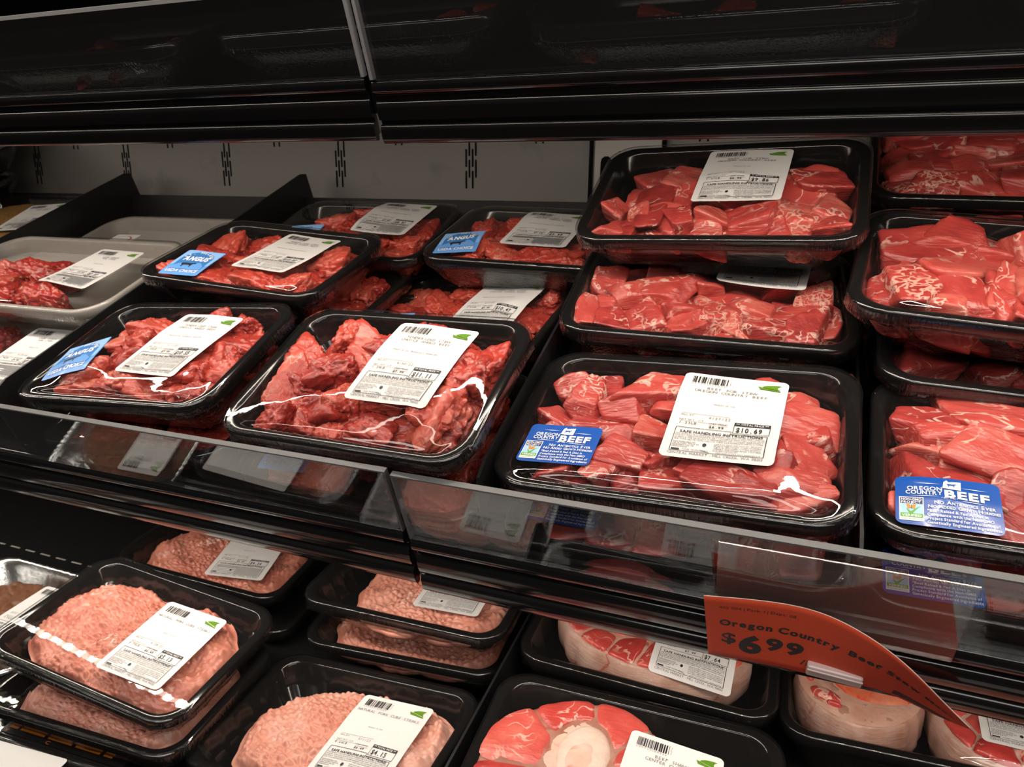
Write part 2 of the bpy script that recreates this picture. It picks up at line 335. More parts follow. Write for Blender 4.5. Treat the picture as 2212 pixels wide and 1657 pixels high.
class Print:
    """flat artwork in millimetres, split by ink"""
    def __init__(s): s.d = {}
    def add(s, ink, V, T):
        d = s.d.setdefault(ink, [[], [], 0]); d[0].append(np.asarray(V, float).reshape(-1, 2)); d[1].append(np.asarray(T, int).reshape(-1, 3) + d[2]); d[2] += len(d[0][-1])
    def poly(s, ink, pts):
        pts = [tuple(p) for p in pts]
        Q = [[pts[i] for i in tr] for tr in tessellate_polygon([[Vector((a, b, 0)) for a, b in pts]])]; V = []
        while Q:                                                        # keep edges short so that the ink follows the label
            a, b, c = Q.pop(); e = [math.dist(a, b), math.dist(b, c), math.dist(c, a)]; k = e.index(max(e))
            if e[k] > 3.2:
                a, b, c = ((a, b, c), (b, c, a), (c, a, b))[k]; mm_ = ((a[0] + b[0]) / 2, (a[1] + b[1]) / 2); Q += [(a, mm_, c), (mm_, b, c)]
            else: V += [a, b, c]
        s.add(ink, V, np.arange(len(V)).reshape(-1, 3))
    def rect(s, ink, x0, y0, x1, y1):
        nx = max(1, int(abs(x1 - x0) / 3)); ny = max(1, int(abs(y1 - y0) / 3)); V = []; T = []
        for j in range(ny + 1):
            for i in range(nx + 1): V.append((x0 + (x1 - x0) * i / nx, y0 + (y1 - y0) * j / ny))
        for j in range(ny):
            for i in range(nx):
                a = j * (nx + 1) + i; T += [(a, a + 1, a + nx + 2), (a, a + nx + 2, a + nx + 1)]
        s.add(ink, V, T)
    def line(s, ink, a, b, w):
        a, b = np.array(a, float), np.array(b, float); d = b - a; ln = np.hypot(*d); nn = np.array([-d[1], d[0]]) / ln * w / 2
        k = max(1, int(ln / 4)); V = []; T = []
        for i in range(k + 1): V += [a + d * i / k - nn, a + d * i / k + nn]
        for i in range(k): T += [(2 * i, 2 * i + 2, 2 * i + 3), (2 * i, 2 * i + 3, 2 * i + 1)]
        s.add(ink, V, T)
    def frame(s, ink, x0, y0, x1, y1, w):
        for a, b in (((x0, y0), (x1, y0)), ((x1, y0), (x1, y1)), ((x1, y1), (x0, y1)), ((x0, y1), (x0, y0))): s.line(ink, a, b, w)
    def width(s, t, size, st='r', mono=0, sx=1.0, gap=.09):
        if mono: return len(t) * mono * size * sx
        return sum((.30 if c == ' ' else GL[st, c][2] + gap) for c in t) * size * sx - gap * size * sx
    def text(s, ink, t, x, y, size, st='r', al='l', mono=0, sx=1.0, gap=.09, shear=0.0, fit=None):
        w = s.width(t, size, st, mono, sx, gap)
        if fit and w > 0: sx *= fit / w; w = fit
        x -= w * {'l': 0, 'c': .5, 'r': 1}[al]
        for c in t:
            if c == ' ': x += (mono or .30) * size * sx; continue
            V, T, gw = GL[st, c]
            off = (mono - gw) / 2 if mono else 0
            Q = V * np.array([size * sx, size]) + np.array([x + off * size * sx, y]); Q[:, 0] += shear * (Q[:, 1] - y)
            s.add(ink, Q, T); x += (mono if mono else gw + gap) * size * sx
    def arc(s, ink, t, cx, cy, r, size, a0, a1, st='b'):
        for i, c in enumerate(t):
            if c == ' ': continue
            a = R(a0 + (a1 - a0) * i / (len(t) - 1)); V, T, gw = GL[st, c]
            Q = (V - np.array([gw / 2, 0])) * size; ca, sa = math.cos(a - math.pi / 2), math.sin(a - math.pi / 2)
            s.add(ink, np.stack([Q[:, 0] * ca - Q[:, 1] * sa + cx + r * math.cos(a), Q[:, 0] * sa + Q[:, 1] * ca + cy + r * math.sin(a)], 1), T)
LW, LH = 65.2, 83.8                         # price label, mm
ORDER = ['sky_sticker_light', 'sky_sticker_dark', 'navy_ink', 'pale_blue', 'leaf_green', 'butterfly_orange', 'orange_print', 'white_ink', 'ink_green', 'red_ink', 'ink_grey', 'ink']
SAIL = [(-.5, .12), (-.40, -.28), (.46, -.5), (.5, -.40), (-.30, .02)]
SAIL2 = [(-.33, .10), (-.26, .24), (-.08, .40), (.12, .47), (.34, .5), (.5, .46), (.40, .36), (.34, .22), (.34, .04), (.38, -.14), (.50, -.32), (.1, -.12)]
def label_print(lines, date, wt, unit, price, origin, small, full=True, seed=0):
    p = Print(); rr = random.Random(seed)
    X = lambda u: (u - .5) * LW
    Y = lambda v: (.5 - v) * LH
    x = X(.09); bits = []
    while x < X(.43):                                                   # barcode
        w = rr.choice((.33, .33, .66, .99)); g = rr.choice((.33, .33, .66, .99)); bits.append((x, w)); x += w + g
    for bx, w in bits: p.rect('ink', bx, Y(.145), bx + w, Y(.055))
    p.text('ink_grey', '2 0 7 7 2 7 1 0 9 5 3 0', X(.09), Y(.168), 1.9, fit=X(.42) - X(.09))
    for i, c in enumerate('01227'): p.text('ink_grey', c, X(.455), Y(.075 + .016 * i), 1.6)
    for poly in (SAIL, SAIL2): p.poly('ink_green', [(X(.83) + a * LW * .215, Y(.105) + b * LH * .085) for a, b in poly])
    for i, t in enumerate(lines): p.text('ink_grey', t, X(.49), Y(.222 + .042 * i), 3.6, 'r', 'c', mono=.66)
    p.text('ink_grey', origin, X(.46), Y(.405), 1.7, 'r', 'c', mono=.55)
    p.line('ink_grey', (X(.09), Y(.527)), (X(.545), Y(.527)), .22)
    p.text('ink_grey', 'SELL BY:', X(.09), Y(.553), 1.9, 'r', sx=1.25)
    p.text('ink_grey', date, X(.35), Y(.568), 3.1, 'r', mono=.62)
    p.text('ink_grey', 'NET WT / CT', X(.09), Y(.607), 1.9, 'r', sx=1.25)
    p.line('ink_grey', (X(.09), Y(.616)), (X(.545), Y(.616)), .22)
    p.text('ink', wt, X(.09), Y(.647), 3.0, 'r', mono=.62)
    p.text('ink', 'UNIT PRICE', X(.37), Y(.622), 1.7, 'r', sx=1.25)
    p.line('ink_grey', (X(.37), Y(.636)), (X(.545), Y(.636)), .22)
    p.text('ink', unit, X(.375), Y(.666), 2.9, 'b', mono=.62)
    p.rect('ink', X(.60), Y(.612), X(.915), Y(.58))
    p.text('paper', '** TOTAL PRICE **', X(.757), Y(.607), 2.3, 'b', 'c', fit=LW * .285)
    p.frame('ink', X(.60), Y(.70), X(.915), Y(.58), .35)
    p.text('ink', price, X(.62), Y(.683), 6.0, 'b', 'l', mono=.63, fit=LW * (.20 if len(price) < 6 else .235))
    x0, x1 = X(.085), X(.905)
    p.frame('ink', x0, Y(.935), x1, Y(.69) if not full else Y(.70), .35) if False else None
    p.line('ink', (x0, Y(.935)), (x0, Y(.685)), .35); p.line('ink', (x0, Y(.685)), (X(.585), Y(.685)), .35)
    p.line('ink', (X(.585), Y(.685)), (X(.585), Y(.715)), .3); p.line('ink', (X(.585), Y(.715)), (x1, Y(.715)), .35)
    p.line('ink', (x1, Y(.715)), (x1, Y(.935)), .5); p.line('ink', (x0, Y(.935)), (x1, Y(.935)), .35)
    p.text('ink', 'SAFE HANDLING INSTRUCTIONS', X(.50), Y(.742), 3.1, 'b', 'c', fit=LW * .74)
    if full:
        T1 = ['THIS PRODUCT WAS PREPARED FROM INSPECTED AND PASSED MEAT AND/OR', 'POULTRY. SOME FOOD PRODUCTS MAY CONTAIN BACTERIA THAT COULD CAUSE', 'ILLNESS IF THE PRODUCT IS MISHANDLED OR COOKED IMPROPERLY.', 'FOR YOUR PROTECTION, FOLLOW THESE SAFE HANDLING INSTRUCTIONS.']
        for i, t in enumerate(T1): p.text('ink', t, X(.10), Y(.762 + .0185 * i), 1.42, 'r', fit=LW * .79)
        for i, t in enumerate(['KEEP REFRIGERATED', 'OR FROZEN. THAW IN', 'REFRIGERATOR OR', 'MICROWAVE.']): p.text('ink', t, X(.10), Y(.846 + .017 * i), 1.4, 'r', sx=1.05)
        T2 = ['KEEP RAW MEAT AND POULTRY SEPARATE', 'FROM OTHER FOODS. WASH WORKING', 'SURFACES (INCLUDING CUTTING BOARDS),', 'UTENSILS, AND HANDS AFTER TOUCHING', 'RAW MEAT OR POULTRY.']
        for i, t in enumerate(T2): p.text('ink', t, X(.47), Y(.842 + .0172 * i), 1.35, 'r', sx=1.0, fit=LW * (.41 if i < 4 else .22))
        p.text('ink', 'KEEP HOT FOODS HOT. REFRIGERATE', X(.50), Y(.929 - .0), 1.2, 'r', fit=LW * .38)
        p.text('ink', 'COOK THOROUGHLY.', X(.20), Y(.922), 1.5, 'r')
    else:
        for i in range(11): p.line('ink_grey', (X(.11) if i < 4 or i % 2 else X(.46), Y(.765 + .0155 * i)), (X(.89) if i < 4 or i % 2 else X(.88), Y(.765 + .0155 * i)), .55)
    p.rect('ink', X(.10), Y(.927), X(.175), Y(.912))
    p.line('ink', (X(.36), Y(.91)), (X(.44), Y(.93)), .25)
    p.poly('ink', [(X(.385) + 1.2 * math.cos(a), Y(.855) + 1.5 * math.sin(a)) for a in np.linspace(0, 5, 10)])
    p.text('ink_grey', 'CENTRAL MARKET - MILL CREEK, WA 98012', X(.075), Y(.967), 2.7, 'r', fit=LW * .83)
    return p
COW = [(-.5, .16), (-.44, .28), (-.30, .30), (.10, .27), (.28, .33), (.36, .42), (.42, .34), (.52, .26), (.46, .18), (.34, .16), (.28, .02), (.27, -.2), (.29, -.42), (.20, -.42), (.19, -.2), (.12, -.10), (-.20, -.10), (-.28, -.2), (-.27, -.42), (-.36, -.42), (-.37, -.15), (-.43, .0), (-.47, .05)]
def beef_sticker():
    p = Print(); w, h = 49.0, 34.5
    X = lambda u: (u - .5) * w
    Y = lambda v: (.5 - v) * h
    for a, b, y in ((.19, .44, .155), (.64, .88, .20), (.13, .42, .425), (.60, .86, .475)):
        p.poly('white_ink', [(X(a), Y(y)), ((X(a) + X(b)) / 2, Y(y) + .25), (X(b), Y(y)), ((X(a) + X(b)) / 2, Y(y) - .25)])
    p.poly('white_ink', [(X(.455), Y(.24)), (X(.47), Y(.10)), (X(.50), Y(.06)), (X(.515), Y(.10)), (X(.56), Y(.085)), (X(.635), Y(.075)), (X(.63), Y(.255)), (X(.52), Y(.25))])
    p.poly('blue_sticker', [(X(.545) + a * 4.6, Y(.165) + b * 3.0) for a, b in COW])
    p.text('white_ink', 'OREGON', X(.115), Y(.305), 3.9, 'b', fit=w * .335); p.text('white_ink', 'COUNTRY', X(.10), Y(.395), 3.9, 'b', fit=w * .35)
    p.text('white_ink', 'BEEF', X(.47), Y(.435), 7.6, 'x', fit=w * .42)
    p.text('white_ink', '* EST. 1986 *', X(.515), Y(.468), 1.3, 'b', 'c')
    p.text('white_ink', 'N', X(.37), Y(.575), 3.1, 'b'); p.text('white_ink', 'O', X(.42), Y(.575), 2.5, 'b')
    p.text('white_ink', 'A', X(.485), Y(.575), 3.1, 'b'); p.text('white_ink', 'NTIBIOTICS', X(.535), Y(.575), 2.5, 'b', fit=w * .24)
    p.text('white_ink', 'E', X(.805), Y(.575), 3.1, 'b'); p.text('white_ink', 'VER', X(.84), Y(.575), 2.5, 'b')
    p.text('white_ink', 'N', X(.31), Y(.655), 3.0, 'b'); p.text('white_ink', 'O', X(.355), Y(.655), 2.4, 'b'); p.text('white_ink', 'A', X(.41), Y(.655), 3.0, 'b'); p.text('white_ink', 'DDED', X(.455), Y(.655), 2.4, 'b', fit=w * .11)
    p.text('white_ink', 'G', X(.59), Y(.655), 3.0, 'b'); p.text('white_ink', 'ROWTH', X(.635), Y(.655), 2.4, 'b', fit=w * .12); p.text('white_ink', 'H', X(.775), Y(.655), 3.0, 'b'); p.text('white_ink', 'ORMONES', X(.82), Y(.655), 2.4, 'b', fit=w * .155)
    for i, (t, f) in enumerate([('*Beef Raised & Fed A Diet in', .56), ('Compliance with the Non-GMO', .61), ('Project Standard for Avoidance of', .66), ('Genetically Engineered Ingredients', .67)]):
        p.text('white_ink', t, X(.30), Y(.735 + .072 * i), 2.45, 'b', fit=w * f)
    p.rect('white_back', X(.035), Y(.93), X(.27), Y(.46))
    p.rect('navy_ink', X(.045), Y(.60), X(.26), Y(.475)); p.rect('pale_blue', X(.045), Y(.80), X(.26), Y(.60)); p.rect('leaf_green', X(.045), Y(.865), X(.26), Y(.79))
    p.text('white_ink', 'NON-GMO', X(.055), Y(.535), 2.2, 'b', fit=w * .195); p.text('white_ink', 'PROJECT', X(.055), Y(.592), 2.2, 'b', fit=w * .185); p.text('white_ink', 'VERIFIED', X(.06), Y(.853), 2.2, 'b', fit=w * .185)
    p.text('leaf_green', 'nongmoproject.org', X(.05), Y(.905), 1.2, 'r', fit=w * .2)
    p.poly('leaf_green', [(X(.10), Y(.695)), (X(.12), Y(.71)), (X(.145), Y(.755)), (X(.19), Y(.69)), (X(.245), Y(.635)), (X(.20), Y(.71)), (X(.165), Y(.79)), (X(.13), Y(.79))])
    bx, by = X(.15), Y(.665)
    for sgn in (-1, 1):
        p.poly('butterfly_orange', [(bx, by), (bx + sgn * 1.0, by + 1.9), (bx + sgn * 2.3, by + 1.7), (bx + sgn * 2.0, by + .2), (bx + sgn * 1.7, by - 1.0), (bx + sgn * .6, by - 1.1)])
    p.line('ink', (bx, by - 1.2), (bx + .2, by + 1.4), .3)
    return p, w, h
def angus_sticker():
    p = Print(); w, h = 42.0, 48.0
    X = lambda u: (u - .5) * w
    Y = lambda v: (.5 - v) * h
    p.rect('sky_sticker_light', X(.0) + .6, Y(.62), X(1.0) - .6, Y(.03))
    arch = [(X(.10), Y(.70)), (X(.90), Y(.70))] + [(X(.5) + w * .40 * math.cos(a), Y(.36) + h * .29 * math.sin(a)) for a in np.linspace(0, math.pi, 18)]
    p.poly('sky_sticker_dark', arch)
    p.poly('sky_sticker', [(X(.10), Y(.78)), (X(.10), Y(.66)), (X(.3), Y(.52)), (X(.5), Y(.56)), (X(.72), Y(.50)), (X(.90), Y(.66)), (X(.90), Y(.78))])
    p.arc('white_ink', 'ST. HELENS', 0, Y(.40), w * .31, 5.0, 160, 20)
    p.text('white_ink', 'ANGUS', 0, Y(.435), 11.0, 'x', 'c', fit=w * .64)
    p.poly('ink', [(X(.46) + a * 16, Y(.60) + b * 10) for a, b in COW])
    p.line('sky_sticker_light', (X(.64), Y(.645)), (X(.80), Y(.72)), .9); p.line('sky_sticker_light', (X(.80), Y(.72)), (X(.93), Y(.60)), .9); p.line('sky_sticker_light', (X(.08), Y(.74)), (X(.30), Y(.70)), .6)
    p.text('white_ink', 'USDA CHOICE', 0, Y(.90), 7.0, 'b', 'c', fit=w * .82)
    return p, w, h
# ------------------------------------------------------------------ meat pieces (shared meshes)
def ico(sub):
    bm = bmesh.new(); bmesh.ops.create_icosphere(bm, subdivisions=sub, radius=1.0)
    bm.verts.ensure_lookup_table()
    V = np.array([v.co[:] for v in bm.verts]); F = [[v.index for v in f.verts] for f in bm.faces]; bm.free()
    return V, F
ICO_V, ICO_F = ico(5)
def noise_arr(P, s, seed, octs=3):
    off = Vector((seed * 7.13, seed * 3.7, seed * 1.9))
    return np.array([noise.fractal(Vector(p) * s + off, .5, 2.0, octs) for p in P])
def cube_piece(seed, rough):
    """a hand-cut chunk: a soft polytope with slightly bowed faces, crisp edges and torn grain; unit size"""
    rr = np.random.RandomState(seed); Nn = []; H = []
    for ax in range(3):
        for sg in (-1, 1):
            n = np.zeros(3); n[ax] = sg; n += rr.normal(0, .22, 3); Nn.append(n / np.linalg.norm(n)); H.append(.40 + rr.uniform(-.05, .06))
    for k in range(3):
        n = rr.normal(0, 1, 3); Nn.append(n / np.linalg.norm(n)); H.append(rr.uniform(.46, .56))
    Nn = np.array(Nn); H = np.array(H)
    dots = ICO_V @ Nn.T
    q = np.where(dots > .02, H / np.maximum(dots, .02), 9.0)
    k = 9.0 if rough else 16.0
    r = (np.sum(q ** -k, axis=1)) ** (-1 / k)
    P = ICO_V * r[:, None]
    if rough:
        d = .075 * noise_arr(P, 2.3, seed, 3) + .05 * (np.abs(noise_arr(P, 4.4, seed + 40, 3)) - .3) + .018 * noise_arr(P, 13, seed + 9, 2)
        crack = np.clip(.10 - np.abs(noise_arr(P, 1.9, seed + 77, 2)), 0, .1)
        d -= crack * 1.0
    else:
        d = .045 * noise_arr(P, 1.7, seed, 2) + .010 * noise_arr(P * np.array([1, 2.6, 5]), 3.2, seed + 5, 3)
    return P + ICO_V * d[:, None]
PIECES = {}
for kind, cnt, mt in (('beef_cube', 10, 'beef_cube'), ('beef_tender', 9, 'beef_tender'), ('beef_marbled', 3, 'beef_marbled'), ('strip_meat', 4, 'strip_meat')):
    PIECES[kind] = []
    for i in range(cnt):
        P = cube_piece(11 + i * 3 + len(kind) * 100, kind in ('beef_tender', 'strip_meat'))
        PIECES[kind].append((new_mesh(kind, P, ICO_F, mt), P))
# ------------------------------------------------------------------ one wrapped pack
def tray_mesh(w, h, depth, matn, rim=.0078, r=.024, ribs=False, slope=.010):
    hw, hh = w / 2, h / 2
    prof = [(.0215 + slope * .2, -depth - .0015), (.0105 + slope * .9, -depth + .001), (.0085 + slope * .55, -depth * .55), (.0055, -.0125), (.0035, -.0098), (.0008, -.0092), (.0, -.0078), (.0, -.0020), (.0007, -.0006), (.0022, 0.0),
            (rim - .0020, 0.0), (rim - .0004, -.0006), (rim + .0008, -.0025), (rim + slope * .5, -depth * .5), (rim + slope * .9, -depth + .006), (rim + slope + .002, -depth + .0025), (rim + slope + .007, -depth + .0012)]
    rings = []
    for i, (o, z) in enumerate(prof):
        ring = rrect(hw - o, hh - o, max(r - o * .62, .008), ns=28 if ribs else 8)
        if ribs and i in (13, 14):                                   # pressed ribs in the side walls
            n = len(ring); push = np.array([1.0 if (k // 2) % 3 == 0 else 0.0 for k in range(n)])
            c = ring / np.maximum(np.linalg.norm(ring, axis=1), 1e-6)[:, None]; ring = ring - c * (push * .0016)[:, None]
        rings.append([(x, y, z) for x, y in ring])
    V, F = loft(rings, True, True)
    return new_mesh('tray', V, F, matn)
class Film:
    """stretch film: a membrane pulled from rim to rim that rides over whatever stands above it"""
    def __init__(s, w, h, rim, r, env):
        s.w, s.h = w, h; s.nx, s.ny = 88, 64
        s.xs = np.linspace(-w / 2, w / 2, s.nx); s.ys = np.linspace(-h / 2, h / 2, s.ny)
        X, Y = np.meshgrid(s.xs, s.ys); hx, hy = w / 2 - rim, h / 2 - rim; rr = max(r - rim, .006)
        qx = np.maximum(np.abs(X) - (hx - rr), 0); qy = np.maximum(np.abs(Y) - (hy - rr), 0)
        inside = (np.hypot(qx, qy) < rr) & (np.abs(X) < hx) & (np.abs(Y) < hy)
        E = np.full(X.shape, -1.0)
        for P in env:
            ix = np.clip(np.round((P[:, 0] + w / 2) / w * (s.nx - 1)).astype(int), 0, s.nx - 1); iy = np.clip(np.round((P[:, 1] + h / 2) / h * (s.ny - 1)).astype(int), 0, s.ny - 1)
            np.maximum.at(E, (iy, ix), P[:, 2] + .0004)
        E = np.where(inside, E, -1)
        Hh = np.full(X.shape, .0008)
        for it in range(420):
            A = Hh.copy(); A[1:-1, 1:-1] = (Hh[:-2, 1:-1] + Hh[2:, 1:-1] + Hh[1:-1, :-2] + Hh[1:-1, 2:]) / 4
            Hh = np.where(inside, np.maximum(A, E), .0008)
        for it in range(6):                                          # tension: short dips are pulled flat
            for dd in (2, 4):
                A = Hh.copy(); A[dd:-dd, dd:-dd] = np.maximum(np.maximum(A[dd:-dd, dd:-dd], (Hh[2 * dd:, dd:-dd] + Hh[:-2 * dd, dd:-dd]) / 2), (Hh[dd:-dd, 2 * dd:] + Hh[dd:-dd, :-2 * dd]) / 2)
                Hh = np.where(inside, A, .0008)
        for it in range(3):
            A = Hh.copy(); A[1:-1, 1:-1] = (A[1:-1, 1:-1] * 4 + Hh[:-2, 1:-1] + Hh[2:, 1:-1] + Hh[1:-1, :-2] + Hh[1:-1, 2:]) / 8
            Hh = np.where(inside, np.maximum(A, E), .0008)
        s.H = Hh
        B = Hh.copy()
        for it in range(46):
            B[1:-1, 1:-1] = (B[1:-1, 1:-1] * 2 + B[:-2, 1:-1] + B[2:, 1:-1] + B[1:-1, :-2] + B[1:-1, 2:]) / 6
        B = np.maximum(B, Hh)
        for it in range(4):
            B[1:-1, 1:-1] = (B[1:-1, 1:-1] * 2 + B[:-2, 1:-1] + B[2:, 1:-1] + B[1:-1, :-2] + B[1:-1, 2:]) / 6
        s.B = np.maximum(B, Hh)
    def z(s, x, y, stiff=False):
        G = s.B if stiff else s.H
        fx = np.clip((np.asarray(x) + s.w / 2) / s.w * (s.nx - 1), 0, s.nx - 1.001); fy = np.clip((np.asarray(y) + s.h / 2) / s.h * (s.ny - 1), 0, s.ny - 1.001)
        i, j = fx.astype(int), fy.astype(int); a, b = fx - i, fy - j
        return G[j, i] * (1 - a) * (1 - b) + G[j, i + 1] * a * (1 - b) + G[j + 1, i] * (1 - a) * b + G[j + 1, i + 1] * a * b
def film_mesh(F, w, h, r, depth, seed):
    ring = rrect(w / 2 + .0006, h / 2 + .0006, r + .0006, nc=9, ns=14)
    P, Fc = disc(ring, 40); n = len(ring)
    z = F.z(P[:, 0], P[:, 1]); V = [(a, b, c) for (a, b), c in zip(P, z)]; sk = [0.0] * len(V)
    base = len(V) - n
    rr = np.random.RandomState(seed)
    corner = np.array([abs(x) > w / 2 - r * 1.6 and abs(y) > h / 2 - r * 1.6 for x, y in ring])
    for li, (o, zz, s_) in enumerate([(-.0009, -.0012, .35), (-.0011, -.0078, .8), (-.0004, -.0105, .9), (.006, -.017, 1.0), (.014, -depth * .8, 1.0), (.020, -depth - .0022, .6)]):
        q = rrect(w / 2 - o, h / 2 - o, max(r - o * .5, .008), nc=9, ns=14)
        jit = rr.normal(0, .0007 if li >= 2 else .00015, n) * np.where(corner, 1.5, .7)
        for k in range(n):
            d = q[k] / np.linalg.norm(q[k]); V.append((q[k][0] + d[0] * abs(jit[k]), q[k][1] + d[1] * abs(jit[k]), zz + jit[k] * .4)); sk.append(s_ * (1.0 if corner[k] else .35))
        b = len(V) - n
        for k in range(n):
            k2 = (k + 1) % n; Fc.append((base + k, b + k, b + k2, base + k2))
        base = b
    me = new_mesh('film', V, Fc, 'film')
    a = me.attributes.new('skirt', 'FLOAT', 'POINT'); a.data.foreach_set('value', np.array(sk, dtype=np.float32))
    return me
INK_NAME = {'ink': 'black_print', 'ink_grey': 'grey_print', 'ink_green': 'boat_logo', 'paper': 'white_print', 'white_ink': 'white_print', 'white_back': 'seal_ground', 'navy_ink': 'navy_print', 'pale_blue': 'pale_blue_print', 'leaf_green': 'green_print', 'butterfly_orange': 'butterfly_print', 'blue_sticker': 'blue_print', 'sky_sticker': 'mountain_print', 'sky_sticker_light': 'light_blue_print', 'sky_sticker_dark': 'arch_print', 'red_ink': 'red_print', 'orange_print': 'orange_print'}
LIFT = {'sky_sticker_light': 1, 'sky_sticker_dark': 2, 'sky_sticker': 3, 'white_back': 1, 'navy_ink': 2, 'pale_blue': 2, 'leaf_green': 3, 'white_ink': 4, 'butterfly_orange': 5, 'blue_sticker': 5, 'ink': 4, 'ink_grey': 4, 'ink_green': 4, 'paper': 6, 'red_ink': 4, 'orange_print': 4}
def stick_on(parent, zoff, F, pose, w, h, rad, matn, art, name, tilt=0.0, lift=.0007):
    """a paper label laid on the film with its printing as thin ink layers above it (x, y, rotation in mm / degrees)"""
    ca, sa = math.cos(R(pose[2])), math.sin(R(pose[2])); px, py = pose[0] / 1000, pose[1] / 1000
    def place(V, dz):
        x = V[:, 0] / 1000; y = V[:, 1] / 1000
        X = px + x * ca - y * sa; Y = py + x * sa + y * ca
        return np.stack([X, Y, F.z(X, Y, True) + lift + dz], 1)
    P, Fc = disc(rrect(w / 2, h / 2, rad, nc=5, ns=14), 24)
    o = obj(name, new_mesh(name, place(P, 0), Fc, matn), parent, (0, 0, zoff))
    for ink, (Vs, Ts, _) in art.d.items():
        V = np.concatenate(Vs); T = np.concatenate(Ts)
        # keep every ink triangle facing up
        a, b, c = V[T[:, 0]], V[T[:, 1]], V[T[:, 2]]
        s_ = (b[:, 0] - a[:, 0]) * (c[:, 1] - a[:, 1]) - (b[:, 1] - a[:, 1]) * (c[:, 0] - a[:, 0])
        T = np.where((s_ < 0)[:, None], T[:, ::-1], T)
        obj(INK_NAME[ink], new_mesh(INK_NAME[ink], place(V, .00022 + .00006 * LIFT[ink]), T, ink, smooth=True), o)['kind'] = 'stuff'
    return o
BLUE = beef_sticker(); ANG = angus_sticker()
def place_pieces(root, zoff, w, h, depth, chunks, kind, seed, fill=True, marbled=(), lift=.0062):
    rr = random.Random(seed); env = []; ix, iy = w / 2 - .0095, h / 2 - .0095
    def put(x, y, ztop, sx, sy, sz, idx, rz, tx, ty, k):
        me, P = PIECES[k][idx % len(PIECES[k])]
        mb = Matrix.Translation((x, y, ztop - sz * .46)) @ Matrix.Rotation(rz, 4, 'Z') @ Matrix.Rotation(tx, 4, 'X') @ Matrix.Rotation(ty, 4, 'Y') @ Matrix.Diagonal((sx, sy, sz, 1))
        A = np.array(mb); Q = P @ A[:3, :3].T + A[:3, 3]
        lim = np.max(np.maximum(np.abs(Q[:, 0]) - ix, 0)), np.max(np.maximum(np.abs(Q[:, 1]) - iy, 0))
        if lim[0] > 0 or lim[1] > 0:                                 # slide back inside the tray walls
            dx = -math.copysign(lim[0], x) if lim[0] > 0 else 0; dy = -math.copysign(lim[1], y) if lim[1] > 0 else 0
            mb = Matrix.Translation((dx, dy, 0)) @ mb; Q = Q + np.array([dx, dy, 0])
        tall = Q[:, 2].max() - Q[:, 2].min(); room = ztop + depth - .0035
        if tall > room: mb = Matrix.Diagonal((1, 1, room / tall, 1)) @ mb; Q = Q * np.array([1, 1, room / tall])
        hi_ = Q[:, 2].max() - ztop; mb = Matrix.Translation((0, 0, -hi_)) @ mb; Q = Q - np.array([0, 0, hi_]); low = Q[:, 2].min()
        if low < -depth + .003: mb = Matrix.Translation((0, 0, -depth + .003 - low)) @ mb; Q = Q + np.array([0, 0, -depth + .003 - low])
        mb = Matrix.Translation((0, 0, zoff)) @ mb
        obj(k if k != 'beef_tender' else 'beef_chunk', me, root, mb=mb); env.append(Q)
    if fill:
        for j in range(3):
            for i in range(4):
                x = (-1 + 2 * (i + .5) / 4) * ix * .86 + rr.uniform(-.006, .006); y = (-1 + 2 * (j + .5) / 3) * iy * .82 + rr.uniform(-.005, .005)
                put(x, y, -.007, .044, .036, .028, rr.randrange(99), rr.uniform(-.4, .4), rr.uniform(-.15, .15), rr.uniform(-.15, .15), kind)
    for q, (cx, cy, sw, sh) in enumerate(chunks):
        sx = min(max(sw * 1.22, 20), 62) / 1000; sy = min(max(sh * 1.30, 22), 50) / 1000; sz = min(max((sx + sy) * .40, .020), .031)
        top = lift + rr.uniform(-.005, .003) - max(0, (18 - sh)) * .0003
        edge = max(abs(cx / 1000) / ix, abs(cy / 1000) / iy); top -= max(0, edge - .78) * .012
        k = 'beef_marbled' if q in marbled else kind
        put(cx / 1000, cy / 1000, top, sx, sy, sz, rr.randrange(99), rr.uniform(-.45, .45) + (math.pi if rr.random() < .5 else 0), rr.uniform(-.28, .28), rr.uniform(-.28, .28), k)
    return env
SEED = [100]
def pack_root(name, label, fr, pose, depth, cat='meat pack', group=None, absolute=None):
    M = absolute if absolute is not None else pose_mat(FR[fr], pose)
    return thing(name, label, cat, M @ Matrix.Translation((0, 0, -depth)), group)
def make_pack(label, fr, pose, w, h, depth=.036, kind='beef_cube', chunks=(), price=None, sticker=None, marbled=(), fill=True, name='meat_pack', tray='black_tray', ribs=False, extra=None, r=.024, absolute=None, group=None, rim=.0078, film=True, lift=.0062):
    SEED[0] += 1; seed = SEED[0]
    root = pack_root(name, label, fr, pose, depth, group=group, absolute=absolute)
    tm = tray_mesh(w, h, depth, tray, ribs=ribs, r=r, rim=rim); obj('tray', tm, root, (0, 0, depth))
    env = place_pieces(root, depth, w, h, depth, chunks, kind, seed, fill, marbled, lift) if kind else []
    if extra: env += extra(root, depth, w, h)
    F = Film(w, h, rim, r, env)
    if film: obj('film', film_mesh(F, w, h, r, depth, seed), root, (0, 0, depth))
    if price:
        pz, art = price; stick_on(root, depth, F, pz, LW, LH, 4.0, 'paper', art, 'price_label', lift=.0008)
    if sticker:
        kindn, pz = sticker; art, sw, sh = BLUE if kindn == 'blue' else ANG
        stick_on(root, depth, F, pz, sw, sh, 3.6 if kindn == 'blue' else 2.0, 'blue_sticker' if kindn == 'blue' else 'sky_sticker', art, 'brand_sticker', lift=.0007)
    return root, F
